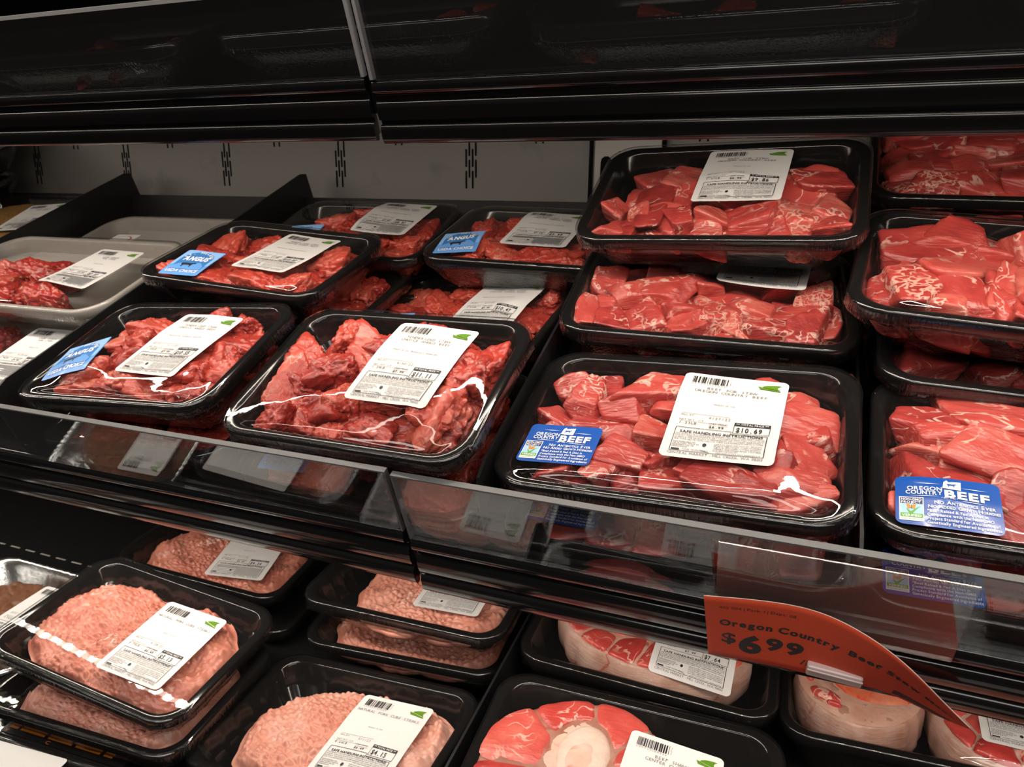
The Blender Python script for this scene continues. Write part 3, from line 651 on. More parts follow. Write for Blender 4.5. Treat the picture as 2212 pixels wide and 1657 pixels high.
def auto(n, w, h, seed, size=34):
    rr = random.Random(seed); out = []
    nx = max(2, int(w * 1000 / 36)); ny = max(2, int(h * 1000 / 34))
    for j in range(ny):
        for i in range(nx):
            out.append(((-1 + 2 * (i + .5) / nx) * (w / 2 - .016) * 1000 + rr.uniform(-5, 5), (-1 + 2 * (j + .5) / ny) * (h / 2 - .016) * 1000 + rr.uniform(-5, 5), rr.uniform(22, 36), rr.uniform(20, 30)))
    rr.shuffle(out); return out[:n]
# ------------------------------------------------------------------ steaks
def steak_mesh(name, outline, thick, ztop, bump, cell, matn, seed, dome=.0025, nr=44):
    """a slab of meat: star-shaped outline (mm), rounded shoulder, pounded or cut top"""
    c = outline.mean(0); out = (outline - c) / 1000; c = c / 1000
    ang = np.linspace(0, 2 * math.pi, 300 if bump else 120, endpoint=False); oa = np.unwrap(np.arctan2(out[:, 1], out[:, 0])); orr = np.hypot(out[:, 0], out[:, 1])
    o = np.argsort(np.mod(oa, 2 * math.pi)); xa = np.mod(oa, 2 * math.pi)[o]; ra = orr[o]
    xa = np.concatenate([xa - 2 * math.pi, xa, xa + 2 * math.pi]); ra = np.concatenate([ra, ra, ra])
    rad = np.interp(ang, xa, ra)
    for _ in range(3): rad = (np.roll(rad, 1) + 2 * rad + np.roll(rad, -1)) / 4
    rs = np.random.RandomState(seed)
    rad *= 1 + .02 * np.array([noise.noise(Vector((math.cos(a) * 5, math.sin(a) * 5, seed))) for a in ang]) * 2
    ring = np.stack([np.cos(ang) * rad, np.sin(ang) * rad], 1)
    P, F = disc(ring, nr); n = len(ring)
    t = np.concatenate([[0], np.repeat(np.arange(1, nr + 1) / nr, n)])
    z = np.full(len(P), float(ztop)) + dome * (1 - t ** 2) - (.006 if bump else .0035) * np.clip((t - .90) / .10, 0, 1) ** 2
    if bump:
        q = [noise.voronoi(Vector((p[0] / cell + seed, p[1] / cell * 1.25, 0.0)))[0] for p in P]
        d = np.array([min(a[1] - a[0], .6) for a in q]); z += bump * (d - .3)
        z += bump * .9 * np.array([noise.noise(Vector((p[0] * 45 + seed, p[1] * 45, 0))) for p in P])
    else: z += .0012 * np.array([noise.fractal(Vector((p[0] * 70 + seed, p[1] * 70, 0)), .6, 2.1, 3) for p in P])
    V = [(p[0] + c[0], p[1] + c[1], zz) for p, zz in zip(P, z)]
    base = len(V) - n
    for s_, dz in ((1.035, -.006), (1.045, -.35 * thick), (1.03, -.7 * thick), (.96, -thick)):
        for k in range(n):
            rr_ = s_ + .015 * noise.noise(Vector((math.cos(ang[k]) * 6, math.sin(ang[k]) * 6, dz * 120 + seed)))
            V.append((ring[k][0] * rr_ + c[0], ring[k][1] * rr_ + c[1], ztop + dz - .003))
        b = len(V) - n
        for k in range(n):
            k2 = (k + 1) % n; F.append((base + k, b + k, b + k2, base + k2))
        base = b
    F.append(tuple(base + k for k in reversed(range(n))))
    V = np.array(V)
    return new_mesh(name, V, F, matn), V
def ell(cx, cy, rx, ry, rot=0, n=36, wob=.08, seed=0):
    a = np.linspace(0, 2 * math.pi, n, endpoint=False); k = 1 + wob * np.array([noise.noise(Vector((math.cos(x) * 1.6 + seed * 3.1, math.sin(x) * 1.6, seed))) for x in a]) * 2
    x, y = np.cos(a) * rx * k, np.sin(a) * ry * k; c, s = math.cos(R(rot)), math.sin(R(rot))
    return np.stack([cx + x * c - y * s, cy + x * s + y * c], 1)
def lobe(root, zoff, name, outline, ztop, hgt, matn, seed):
    c = outline.mean(0); P, F = disc((outline - c) / 1000, 12); n = len(outline)
    t = np.concatenate([[0], np.repeat(np.arange(1, 13) / 12, n)])
    z = ztop + hgt * np.sqrt(np.clip(1 - t ** 3.2, 0, 1)) - hgt * .12 + .0006 * np.array([noise.noise(Vector((p[0] * 120 + seed, p[1] * 120, 1))) for p in P])
    V = np.stack([P[:, 0] + c[0] / 1000, P[:, 1] + c[1] / 1000, z], 1)
    obj(name, new_mesh(name, V, F, matn), root, (0, 0, zoff)); return V
def pork(outline, seed, ztop=-.0095, thick=.016, cell=.0060, bump=.0058):
    def f(root, depth, w, h):
        me, V = steak_mesh('pork_steak', np.array(outline, float), thick, ztop, bump, cell, 'pork_steak', seed, nr=84)
        obj('pork_steak', me, root, (0, 0, depth)); return [V]
    return f
PORK_A = [(-74, -42), (-96, -18), (-98, 14), (-84, 42), (-58, 52), (-20, 48), (8, 46), (22, 52), (42, 54), (66, 44), (84, 24), (88, 0), (86, -30), (78, -50), (40, -54), (-10, -54), (-44, -53)]
PORK_B = [(-62, -46), (-74, -20), (-70, 10), (-50, 34), (-30, 44), (0, 45), (40, 40), (66, 46), (86, 36), (92, 10), (88, -22), (66, -44), (20, -50), (-30, -52)]
PORK_C = [(-70, -50), (-86, -20), (-84, 14), (-60, 44), (-20, 50), (40, 50), (74, 40), (88, 10), (86, -26), (70, -50), (20, -54), (-30, -54)]
PORK_D = [(-40, -54), (-58, -30), (-60, 0), (-44, 34), (-10, 48), (40, 50), (76, 36), (90, 8), (86, -28), (70, -50), (20, -54)]
def cells(outline, seeds, hole, gap):
    """tiles a slice with muscles: each one the region nearest its seed, short of the bone and of its neighbours by a seam"""
    c = outline.mean(0); oa = np.arctan2(*(outline - c).T[::-1]); orr = np.hypot(*(outline - c).T); o = np.argsort(oa); oa, orr = oa[o], orr[o]; out = []
    hc, hr = np.array(hole[:2], float), hole[2:4]
    S = np.array(seeds, float)
    for i, sd in enumerate(S):
        poly = []
        for a in np.linspace(0, 2 * math.pi, 40, endpoint=False):
            dv = np.array([math.cos(a), math.sin(a)]); r = 1.0
            while r < 90:
                p = sd + dv * r; dd = np.hypot(*(S - p).T); q = p - c
                lim = np.interp(math.atan2(q[1], q[0]), oa, orr, period=2 * math.pi) - .6
                wob = gap * (.6 + .8 * noise.noise(Vector((p[0] * .12, p[1] * .12, i))))
                if np.sort(np.delete(dd, i))[0] - dd[i] < wob or math.hypot(*q) > lim or (((p - hc) / hr) ** 2).sum() < 1.0: break
                r += .8
            poly.append(sd + dv * max(r - .4, 1.0))
        P_ = np.array(poly)
        for _ in range(1): P_ = (np.roll(P_, 1, 0) + 2 * P_ + np.roll(P_, -1, 0)) / 4
        out.append(P_)
    return out
def shank_T(root, depth, w, h):
    z0 = .000; env = []
    ol = ell(-28, 2, 73, 69, 0, seed=2, wob=.03)
    me, V = steak_mesh('shank_slice', ol, .034, z0, 0, .01, 'shank_skin', 4, dome=.001); obj('shank_slice', me, root, (0, 0, depth)); env.append(V)
    cs = cells(ol, [(-72, 22), (-66, -20), (-44, 50), (-8, 58), (20, 36), (26, 2), (8, -34), (-34, -44)], (-30, 14, 24, 38), 1.0)
    spec = [('muscle', o, .0026 + .0006 * (k % 3), 'shank_muscle') for k, o in enumerate(cs)] + [('connective_tissue', ell(-33, 12, 23, 38, -4, seed=7, wob=.02), 0.0022, 'fat_white'), ('bone', ell(-28, 20, 19, 28, -6, seed=8, wob=.02), .0060, 'bone'), ('marrow', ell(-29, 15, 12, 19, -6, seed=9, wob=.04), .0074, 'bone_core')]
    for i, (nm, o, hh, mt) in enumerate(spec): env.append(lobe(root, depth, nm, o, z0, hh, mt, i))
    return env
def shank_U(root, depth, w, h):
    z0 = .006; env = []
    me, V = steak_mesh('shank_slice', ell(-2, -14, 84, 53, -8, seed=12, wob=.02), .040, z0, 0, .01, 'shank_skin', 14, dome=.001); obj('shank_slice', me, root, (0, 0, depth)); env.append(V)
    ol = ell(-2, -14, 83, 52.5, -8, seed=12, wob=.02)
    cs = cells(ol, [(-68, -6), (-58, -28), (-40, -46), (-16, -54), (8, -60), (-30, -24), (42, -46), (68, -28), (-50, 18), (-10, 34), (50, 10), (-44, -14)], (8, -8, 30, 24), 1.7)
    spec = [('fat_rim', ol, .0012, 'fat_white')] + [('muscle', o, .0036 + .0006 * (k % 3), 'shank_muscle') for k, o in enumerate(cs)] + [('marrow', ell(-12, -14, 30, 14, -22, seed=9), .0044, 'marrow'), ('bone', ell(12, 0, 26, 20, -20, seed=8, wob=.04), .0058, 'bone')]
    for i, (nm, o, hh, mt) in enumerate(spec): env.append(lobe(root, depth, nm, o, z0, hh, mt, i + 20))
    return env
def shank_V(root, depth, w, h):
    z0 = .005; env = []
    me, V = steak_mesh('shank_slice', ell(-47, -16, 46, 49, 0, seed=22, wob=.02), .040, z0, 0, .01, 'shank_skin', 24, dome=.001); obj('shank_slice', me, root, (0, 0, depth)); env.append(V)
    spec = [('fat_rim', ell(-47, -16, 45.5, 48.5, 0, seed=22, wob=.02), .0015, 'fat_white'), ('muscle', ell(-72, -41, 13, 6, -25, seed=1), .005, 'shank_muscle'), ('muscle', ell(-84, -20, 4, 9, 15, seed=2), .005, 'shank_muscle'), ('muscle', ell(-66, -50, 6, 2.5, -15, seed=12), .0048, 'shank_muscle'), ('marrow', ell(-38, -14, 38, 27, -8, seed=8, wob=.06), .0044, 'marrow'), ('bone', ell(-36, -8, 33, 22, -8, seed=9), .0062, 'bone')]
    for i, (nm, o, hh, mt) in enumerate(spec): env.append(lobe(root, depth, nm, o, z0, hh, mt, i + 40))
    me, V = steak_mesh('shank_slice', ell(48, -22, 44, 54, 0, seed=32, wob=.02), .040, z0, 0, .01, 'shank_skin', 34, dome=.001); obj('shank_slice', me, root, (0, 0, depth)); env.append(V)
    ol = ell(48, -22, 43.6, 53.6, 0, seed=32, wob=.02)
    for i, o in enumerate(cells(ol, [(18, -52), (16, -26), (38, -64), (36, -42), (50, -24), (64, -58), (76, -34), (60, -4), (30, 0), (40, 22)], (0, 0, .1, .1), 1.8)): env.append(lobe(root, depth, 'muscle', o, z0, .0036 + .0006 * (i % 3), 'shank_muscle', i + 60))
    return env
PK = {
  'A': dict(fr='m', pose=(0.0004,-0.0004,0.0345,-1.4235,0.4742,3.3253), w=0.2099, h=0.1417, chunks=[(-78,32,29,19),(-65,17,22,13),(-18,33,37,25),(-80,1,31,17),(-80,-12,19,8),(-49,-2,40,23),(-39,13,30,12),(-14,-4,23,20),(-7,19,18,18),(-34,-14,18,12),(-25,-33,29,19),(-37,-50,15,16),(-69,-50,33,10),(-1,-51,28,21),(-7,-25,20,18),(32,-48,44,24),(48,-55,19,14),(20,-35,28,12),(58,-60,15,13),(75,-55,31,17),(76,-39,35,21),(84,-9,29,29),(68,-18,20,19),(78,13,42,24),(94,10,21,26),(47,43,19,8),(64,-32,16,16),(-20,-51,15,11),(19,8,35,24),(37,-10,34,23)]),
  'C': dict(fr='m', pose=(-0.4223,-0.0023,0.0485,1.2055,1.6026,3.5489), w=0.1992, h=0.1391, chunks=[(-38,38,38,23),(-39,17,36,28),(-36,-10,32,27),(15,55,32,11),(53,50,27,17),(87,19,40,29),(79,-15,36,32),(92,-4,28,24),(55,-27,35,26),(-3,-39,37,21),(-9,-59,30,15),(-38,-59,34,21),(25,-42,36,20),(57,-58,30,17),(90,-53,20,14),(54,-1,29,20),(15,0,45,26),(-50,-33,38,24)]),
  'D': dict(fr='m', pose=(-0.4164,0.1451,0.0591,-1.4943,-4.1024,-2.8721), w=0.1992, h=0.1391, chunks=[(-68,28,30,32),(-29,37,35,25),(-57,-9,40,25),(-70,-44,32,20),(-23,-44,34,29),(26,-53,61,24),(-10,-62,33,19),(67,-46,28,23),(2,-6,45,24),(93,11,42,29),(73,-44,24,24),(85,-26,33,28),(68,22,16,14)]),
  'B': dict(fr='m', pose=(-0.2081,-0.0108,0.0549,-2.2478,6.6168,2.8675), w=0.1992, h=0.1391, chunks=[(-86,11,33,23),(-85,-19,40,42),(-62,-6,28,28),(-45,36,22,28),(-37,2,31,23),(-20,20,53,30),(1,53,21,22),(-12,35,30,19),(-36,-32,39,23),(-64,-55,30,20),(-30,-58,21,15),(-9,-59,13,11),(-16,-20,22,32),(17,-54,31,20),(53,-42,50,41),(60,-27,25,29),(79,15,32,36),(66,-5,19,20),(80,28,26,25),(28,52,23,11),(22,-24,32,18),(21,6,33,23)]),
  'E': dict(fr='m', pose=(-0.3865,0.263,0.0318,2.8143,-1.1341,-1.432), w=0.1992, h=0.1391, chunks=[(-54,3,25,29),(-37,23,38,31),(-3,40,31,19),(-6,1,30,23),(84,8,29,33),(76,-52,27,23),(88,-27,22,21),(36,14,40,23)]),
  'F': dict(fr='m', pose=(-0.1704,0.2465,0.0397,-1.8285,-4.1733,-0.2611), w=0.1992, h=0.1391, chunks=[(-70,24,24,21),(-33,33,33,17),(-24,-31,37,35),(-59,-31,31,22),(7,-39,29,23),(27,-40,39,22),(49,-49,21,15),(-57,-65,33,11),(6,14,35,20)]),
  'I': dict(fr='m', pose=(-0.2238,0.164,0.0012,-6.288,-1.2588,5.8557), w=0.1992, h=0.1391, chunks=[(-83,30,33,38),(-79,4,25,20),(-38,10,35,24),(-19,36,31,22),(-3,52,23,12),(-9,-2,30,17),(73,37,21,21),(86,1,31,36),(108,-33,29,25),(36,4,39,26)]),
  'G': dict(fr='m', pose=(0.0004,0.2059,0.1051,-1.8785,8.6773,3.0031), w=0.2099, h=0.1417, chunks=[(-82,-13,19,15),(-53,-8,36,43),(-73,-46,24,21),(-69,-66,23,11),(-31,20,30,24),(-29,-11,20,26),(-38,-58,35,23),(-22,-43,17,16),(-7,-60,30,16),(1,-35,27,12),(26,-51,38,30),(60,-46,32,35),(64,10,41,37),(60,30,26,12),(87,17,38,22),(84,-22,29,27),(85,-48,20,20),(80,-64,22,9),(48,-61,18,16),(-58,-34,18,21),(10,-6,37,28)]),
  'K': dict(fr='m', pose=(-0.0003,0.1476,0.0467,2.6391,-0.3351,-1.9287), w=0.2099, h=0.1417, chunks=[(-84,14,25,23),(-78,-33,28,24),(-70,-55,22,18),(-60,-3,26,22),(-35,-2,38,23),(-42,-45,29,31),(-17,-27,28,26),(-14,-61,25,14),(-14,-47,17,14),(7,-32,27,39),(0,15,20,22),(35,-15,30,20),(20,-52,20,20),(47,-48,35,28),(65,-13,33,22),(79,0,24,28),(70,-43,22,26),(90,-26,18,27),(76,-65,30,11),(-87,-47,14,26),(-35,25,31,17),(50,26,32,20)]),
  'M': dict(fr='m', pose=(0.204,0.1346,0.0823,-6.6726,1.5305,-0.8148), w=0.2099, h=0.1417, chunks=[(-74,25,48,28),(-26,44,57,31),(-91,-39,26,27),(-81,-63,30,26),(-68,-30,36,32),(-35,-1,55,34),(-41,-33,28,42),(-29,-62,36,22),(-16,-27,20,35),(-54,-69,34,17),(-16,-56,18,25),(-48,23,44,23),(1,30,36,33),(6,-22,35,33),(-2,-55,29,20),(22,9,37,35)]),
  'O': dict(fr='m', pose=(0.2181,0.0094,0.0301,-2.6203,-1.0495,3.4326), w=0.2099, h=0.1417, chunks=[(-76,28,36,24),(-80,9,41,17),(-89,-19,25,30),(-63,15,38,13),(-54,-3,27,23),(-64,-17,39,23),(-38,35,47,22),(-39,7,39,30),(-35,-22,20,25),(-84,-45,29,25),(-40,-58,22,16),(-62,-47,34,23),(-12,24,39,27),(-11,-11,37,30),(-21,-44,35,28),(7,15,35,31)]),
  'L': dict(fr='m', pose=(0.2168,0.3341,0.0832,-1.5293,8.5,-0.4133), w=0.2099, h=0.1417, chunks=[(-77,5,62,45),(-37,-31,40,37),(-89,-63,33,21),(-54,-61,31,21),(-10,-47,45,31),(-2,7,48,39),(-21,33,53,30),(-57,-14,36,28),(17,-35,41,31),(27,14,43,30),(-80,44,40,30),(-45,46,44,30),(-8,52,44,28),(24,46,40,30),(-62,28,36,26),(-28,12,40,28),(-85,-25,34,28)]),
  'P': dict(fr='l', pose=(-0.2219,-0.0985,0.0644,-0.1295,2.2,-5.8794), w=0.2082, h=0.1354),
  'S': dict(fr='l', pose=(-0.0202,-0.099,0.0245,-1.9912,-2.874,5.6542), w=0.2082, h=0.1354),
  'R': dict(fr='l', pose=(-0.0187,0.0627,0.0573,-0.5284,-0.1942,1.7988), w=0.2082, h=0.1354),
  'R2': dict(fr='l', pose=(-0.0314,0.0719,0.003,2.9887,0.4814,1.7823), w=0.2082, h=0.1354),
  'P2': dict(fr='l', pose=(-0.2195,-0.1131,0.03,2.523,-0.3114,0.3382), w=0.2082, h=0.1354),
  'Q': dict(fr='l', pose=(-0.2944,0.09,0.0155,4.8732,-1.6413,-5.3776), w=0.2082, h=0.1354),
  'T': dict(fr='l', pose=(0.212,-0.1064,0.0549,2.1408,1.305,-0.8333), w=0.212, h=0.1649),
  'U': dict(fr='l', pose=(0.2042,0.0807,0.0491,-0.353,1.0505,-0.8702), w=0.212, h=0.1649),
  'V': dict(fr='l', pose=(0.4171,0.0873,0.04,0.2836,0.0605,2.9776), w=0.212, h=0.1649),
}
LAB = {'A':(29.7,4.6,-1.6),'C':(27.1,2.1,-3.6),'D':(27.2,2.1,-5.3),'B':(29.3,8.2,-1.9),'E':(35.2,21.2,-3.6),'F':(3.5,7.5,0.2),'I':(35.3,3.9,-3.8),'G':(15.1,10.4,-1.3),'K':(42.1,41.8,-7.0),'L':(36.4,63.7,-13.2),'P':(35.8,-2.6,1.1),'S':(40.7,-4.1,1.2),'R':(40.8,-2.5,2.1),'Q':(33.0,-8.7,11.1),'T':(31.2,6.9,-4.1),'U':(39.6,-28.4,-1.8)}
STK = {'A':(-66.5,-35.4,-1.2),'C':(-64.0,-23.1,18.4),'D':(-51.2,-39.2,5.0),'F':(-69.1,-35.5,10.9),'O':(-67.8,-46.6,0.7)}
# ------------------------------------------------------------------ the case: setting
def struct(name, me, mw=None):
    o = obj(name, me, mw=mw); o['kind'] = 'structure'; return o
YB = 0.84
V, F = box_vf(-2.2, 1.4, YB, YB + .012, -.60 + Z0, .19 + Z0)
wall = struct('wall_back', new_mesh('wall_back', V, F, 'back_panel', False))
def capsule(name, wd, ln, matn, d=.0006):
    o = [(wd / 2 * math.cos(a), ln / 2 - wd / 2 + wd / 2 * math.sin(a)) for a in np.linspace(0, math.pi, 6)] + [(-wd / 2 * math.cos(a), -(ln / 2 - wd / 2) - wd / 2 * math.sin(a)) for a in np.linspace(0, math.pi, 6)]
    n = len(o); Vv = [(x, 0, z) for x, z in o] + [(x, -d, z) for x, z in o]
    Ff = [tuple(range(n))[::-1], tuple(range(n, 2 * n))] + [(k, (k + 1) % n, n + (k + 1) % n, n + k) for k in range(n)]
    Ff = [f[::-1] for f in Ff]
    return new_mesh(name, Vv, Ff, matn, False)
slot = capsule('vent_slot', .0021, .0215, 'slot_dark')
for k in range(-6, 3):                                              # staggered air slots, a group every 188 mm
    gx = -.5675 + .1885 * k
    for dx, zs in ((-.0065, (.036, .0105)), (-.0022, (.049, .0235)), (.0022, (.036, .0105)), (.0065, (.049, .0235))):
        for z in zs: obj('vent_slot', slot, wall, (gx + dx, YB, z + Z0))
    gx += .0905
    for dx, zs in ((-.0065, (.0625, .088)), (-.0022, (.075,)), (.0022, (.0625, .088)), (.0065, (.075,))):
        for z in zs: obj('vent_slot', slot, wall, (gx + dx, YB, z + Z0))
post = struct('trim_1', bevel_box('trim_1', (-.2215, -.145, YB - .010, YB - .001, -.2 + Z0, .4 + Z0), 'steel', .001))
pslot = capsule('post_slot', .013, .034, 'slot_dark')
for x, zs in ((-.207, (.071, .020)), (-.183, (.082, .014)),):
    for z in zs: obj('post_slot', pslot, post, (x, YB - .010, z + Z0))
gap = capsule('panel_seam', .005, .60, 'slot_dark')
for x in (-.2245, -.1425): obj('panel_seam', gap, wall, (x, YB - .0105, .15 + Z0))
V, F = box_vf(-2.2, 1.4, YB - .004, YB + .012, .19 + Z0, .35 + Z0)
struct('wall_upper', new_mesh('wall_upper', V, F, 'deck_black', False))
V, F = box_vf(-2.2, 1.4, .285, .30, .165 + Z0, .27 + Z0)
struct('shade_valance', new_mesh('shade_valance', V, F, 'deck_black', False))      # unseen valance, added to keep overhead light off the upper packs
V, F = box_vf(-2.2, 1.4, .285, YB - .005, .2705 + Z0, .30 + Z0)
struct('shade_canopy', new_mesh('shade_canopy', V, F, 'deck_black', False))      # unseen canopy slab, added to shade the upper shelf
V, F = box_vf(-16, 12, -16, 1.2, -.012, 0)
struct('floor', new_mesh('floor', V, F, 'floor_tile', False))
V, F = box_vf(-2.2, 1.4, YB - .034, YB - .002, -.16 + Z0, -.014 + Z0)
struct('trim_2', new_mesh('trim_2', V, F, 'deck_black', False))      # rear baffle behind the middle shelf
# ------------------------------------------------------------------ shelves
PROF = [(-.0830, -.0120), (-.0868, -.0112), (-.0893, -.0128), (-.0908, -.0155), (-.0912, -.0185), (-.0904, -.0212), (-.0886, -.0232), (-.0866, -.0240), (-.0862, -.0285), (-.0884, -.0292), (-.0900, -.0330), (-.0908, -.0390), (-.0900, -.0435), (-.0872, -.0440), (-.0870, -.0475), (-.0900, -.0482), (-.0916, -.0510), (-.0922, -.0560), (-.0918, -.0605), (-.0904, -.0632), (-.0884, -.0640), (-.0866, -.0630), (-.0862, -.0600), (-.0850, -.0590), (-.0830, -.0590)]
def extrude(name, prof, x0, x1, matn, F, scale=1.0, org=(-.087, -.011), nofs=0.0, smooth=True):
    Vv = []; n = len(prof)
    for x in (x0, x1):
        for v, nn in prof:
            v2 = org[0] + (v - org[0]) * scale; n2 = org[1] + (nn - org[1]) * scale + nofs
            Vv.append((x, v2, n2))
    Ff = [(k, (k + 1) % n, n + (k + 1) % n, n + k) for k in range(n)] + [tuple(range(n))[::-1], tuple(range(n, 2 * n))]
    me = new_mesh(name, Vv, Ff, matn, smooth)
    me.polygons[-1].use_smooth = False; me.polygons[-2].use_smooth = False
    try: me.set_sharp_from_angle(angle=R(50))
    except Exception: pass
    return me
def acrylic(label, F, x0, x1, n0, n1, v=-.0875, t=.0042, em='acrylic_edge', e=.0012):
    M = fmat(F, 0, 0, 0)
    root = thing('acrylic_guard', label, 'shelf guard', M @ Matrix.Translation(((x0 + x1) / 2, v, n0)), 'clear guards along the shelf fronts')
    hw = (x1 - x0) / 2; hgt = n1 - n0
    V, Fc = box_vf(-hw + e, hw - e, -t / 2, t / 2, 0, hgt - e); obj('panel', new_mesh('panel', V, [Fc[2], Fc[4], Fc[0]], 'acrylic', False), root)
    V, Fc = box_vf(-hw, hw, -t / 2, t / 2, hgt - e, hgt); obj('top_edge', new_mesh('top_edge', V, Fc, em, False), root)
    for s in (-1, 1):
        V, Fc = box_vf(min(s * hw, s * (hw - e)), max(s * hw, s * (hw - e)), -t / 2, t / 2, 0, hgt - e); obj('side_edge', new_mesh('side_edge', V, Fc, em, False), root)
    return root
def shelf(name, label, F, joint, scale, deck_n, back_v, led_y, led_z, drop=0.0, x0=-1.75, x1=1.15):
    root = thing(name, label, 'shelf', fmat(F, 0, 0, 0))
    V, Fc = box_vf(x0, x1, -.082, back_v, deck_n - .0035, deck_n); obj('deck', new_mesh('deck', V, Fc, 'deck_black', False), root)
    V, Fc = box_vf(x0, x1, -.0845, -.0825, deck_n - .005, -.0135 if scale == 1 else -.012); obj('front_upstand', new_mesh('front_upstand', V, Fc, 'black_plastic', False), root)
    for a, b, dn in ((x0, joint - .0022, 0.0), (joint + .0022, x1, -drop)):
        obj('price_rail', extrude('price_rail', PROF, a, b, 'rail_black', F, scale, nofs=dn), root)
    V, Fc = box_vf(x0, x1, -.006, .006, .0012, .0050)
    o = obj('light_strip', new_mesh('light_strip', V, Fc, 'led_lens', False), root); o.matrix_world = Matrix.Translation((0, led_y, led_z + Z0)) @ Matrix.Rotation(R(18), 4, 'X')
    return root
J1, J2 = -.2185, -.2475
shelf('display_shelf', 'middle black shelf of the meat case, carrying the red stew beef', MID, J1, 1.0, -.058, .405, .4085, -.2635, drop=.006)
shelf('display_shelf', 'upper black shelf of the meat case, above the back panel', UPF, J2, .72, -.0285, .385, .432, .0555, drop=.002)
acrylic('clear acrylic guard on the middle shelf, left of the joint', MID, -1.75, J1 - .0012, -.0105, .0435)
acrylic('clear acrylic guard on the middle shelf, right of the joint', MID, J1 + .0022, 1.15, -.0166, .0415)
acrylic('clear acrylic guard on the upper shelf, left of the joint', UPF, -1.75, J2 - .0012, -.0106, .0400, em='acrylic_edge_lit', e=.0022)
acrylic('clear acrylic guard on the upper shelf, right of the joint', UPF, J2 + .0022, 1.15, -.0126, .0400, em='acrylic_edge_lit', e=.0022)
root = thing('case_deck', 'bottom black deck of the meat case under the pork and shank', 'shelf', fmat(LOW, 0, 0, 0))
V, Fc = box_vf(-1.75, 1.15, -.44, .318, -.060, -.050); obj('deck', new_mesh('deck', V, Fc, 'deck_black', False), root)
V, Fc = box_vf(-1.75, 1.15, .300, .308, -.050, .15); obj('rear_panel', new_mesh('rear_panel', V, Fc, 'deck_black', False), root)
dash = bevel_box('deck_slot_glint', (-.0085, .0085, -.0011, .0011, 0, .0006), 'slot_glint', .0002, 1)  # pale dashes: glints at the deck slots, put into the colour
for i in range(12): obj('deck_slot_glint', dash, root, (-1.08 + .0285 * i, .071, -.050))
# dividers between the columns of packs
def divider(label, F, x, v0, v1, n0, n1, t=.002, cut=.02):
    M = fmat(F, x, 0, 0)
    o = [(v0, n0), (v1, n0), (v1, n1 - cut * .2), (v1 - cut * .5, n1), (v0 + .02, n1), (v0 + .006, n1 - .004), (v0, n1 - .014)]
    n = len(o); Vv = [(-t / 2, a, b) for a, b in o] + [(t / 2, a, b) for a, b in o]
    Ff = [tuple(range(n))[::-1], tuple(range(n, 2 * n))] + [(k, (k + 1) % n, n + (k + 1) % n, n + k) for k in range(n)]
    Ff = [f[::-1] for f in Ff]
    root = thing('shelf_divider', label, 'shelf divider', M, 'black dividers between the columns of packs')
    obj('fin', new_mesh('fin', Vv, Ff, 'black_plastic', False), root)
    V, Fc = box_vf(-.010, .010, v0, v1, n0, n0 + .0015); obj('foot', new_mesh('foot', V, Fc, 'black_plastic', False), root)
divider('black divider left of the grey foam trays', MID, -.905, -.075, .40, -.0575, .042)
divider('black divider between the grey foam trays and the angus packs', MID, -.6005, -.075, .40, -.0575, .042)
divider('black divider between the angus packs and the blue-stickered beef packs', MID, -.1675, -.075, .37, -.0575, .034)
divider('black divider right of the front center stew beef pack', MID, .0505, -.075, .37, -.0575, .020)
divider('black divider between the pork steaks and the beef shanks', LOW, -.1925, -.21, .298, -.0498, .046)
# ------------------------------------------------------------------ price labels
STEW = ['BEEF FOR STEW', 'OREGON COUNTRY BEEF']; TEND = ['TENDERIZED STEW', 'CHOICE ANGUS BEEF']; PRK = ['NATURAL PORK CUBE STEAKS']; SHANK = ['BEEF SHANK', 'CENTER CUT BONE']
US = 'PRODUCT OF USA'; USM = 'PRODUCT OF USA. MECHANICALLY TENDERIZED'
def art(lines, date, wt, unit, price, small=US, full=True, seed=0): return label_print(lines, date, wt, unit, price, small, None, full, seed)
A_LAB = {
 'A': art(STEW, '4/27/22', '1.53LB.', '$6.99', '$10.69', seed=1), 'G': art(STEW, '5/1/22', '1.41LB.', '$6.99', '$9.86', seed=2), 'K': art(STEW, '5/1/22', '1.75LB.', '$6.99', '$12.23', seed=3), 'L': art(STEW, '5/1/22', '1.60LB.', '$6.99', '$11.18', full=False, seed=4),
 'B': art(TEND, '4/30/22', '1.39LB.', '$7.99', '$11.11', USM, seed=5), 'C': art(TEND, '5/1/22', '1.32LB.', '$7.99', '$10.55', USM, seed=6), 'D': art(TEND, '5/1/22', '1.36LB.', '$7.99', '$10.87', USM, seed=7), 'E': art(TEND, '5/1/22', '1.11LB.', '$7.99', '$8.87', USM, full=False, seed=8), 'F': art(TEND, '5/1/22', '1.25LB.', '$7.99', '$9.99', USM, full=False, seed=9), 'I': art(TEND, '5/1/22', '1.31LB.', '$7.99', '$10.47', USM, seed=10),
 'P': art(PRK, '4/28/22', '0.79LB.', '$6.49', '$5.13', seed=11), 'S': art(PRK, '5/1/22', '0.64LB.', '$6.49', '$4.15', seed=12), 'R': art(PRK, '5/1/22', '0.70LB.', '$6.49', '$4.54', seed=13), 'Q': art(PRK, '5/1/22', '0.70LB.', '$6.49', '$4.54', full=False, seed=14),
 'T': art(SHANK, '4/28/22', '1.10LB.', '$7.49', '$8.24', seed=15), 'U': art(SHANK, '4/28/22', '1.02LB.', '$7.49', '$7.64', seed=16), 'V': art(SHANK, '4/28/22', '3.33LB.', '$7.49', '$24.94', seed=17), 'N': art(['LAMB CUBES', 'FOR STEW'], '4/28/22', '0.74LB.', '$9.99', '$7.37', full=False, seed=18)}
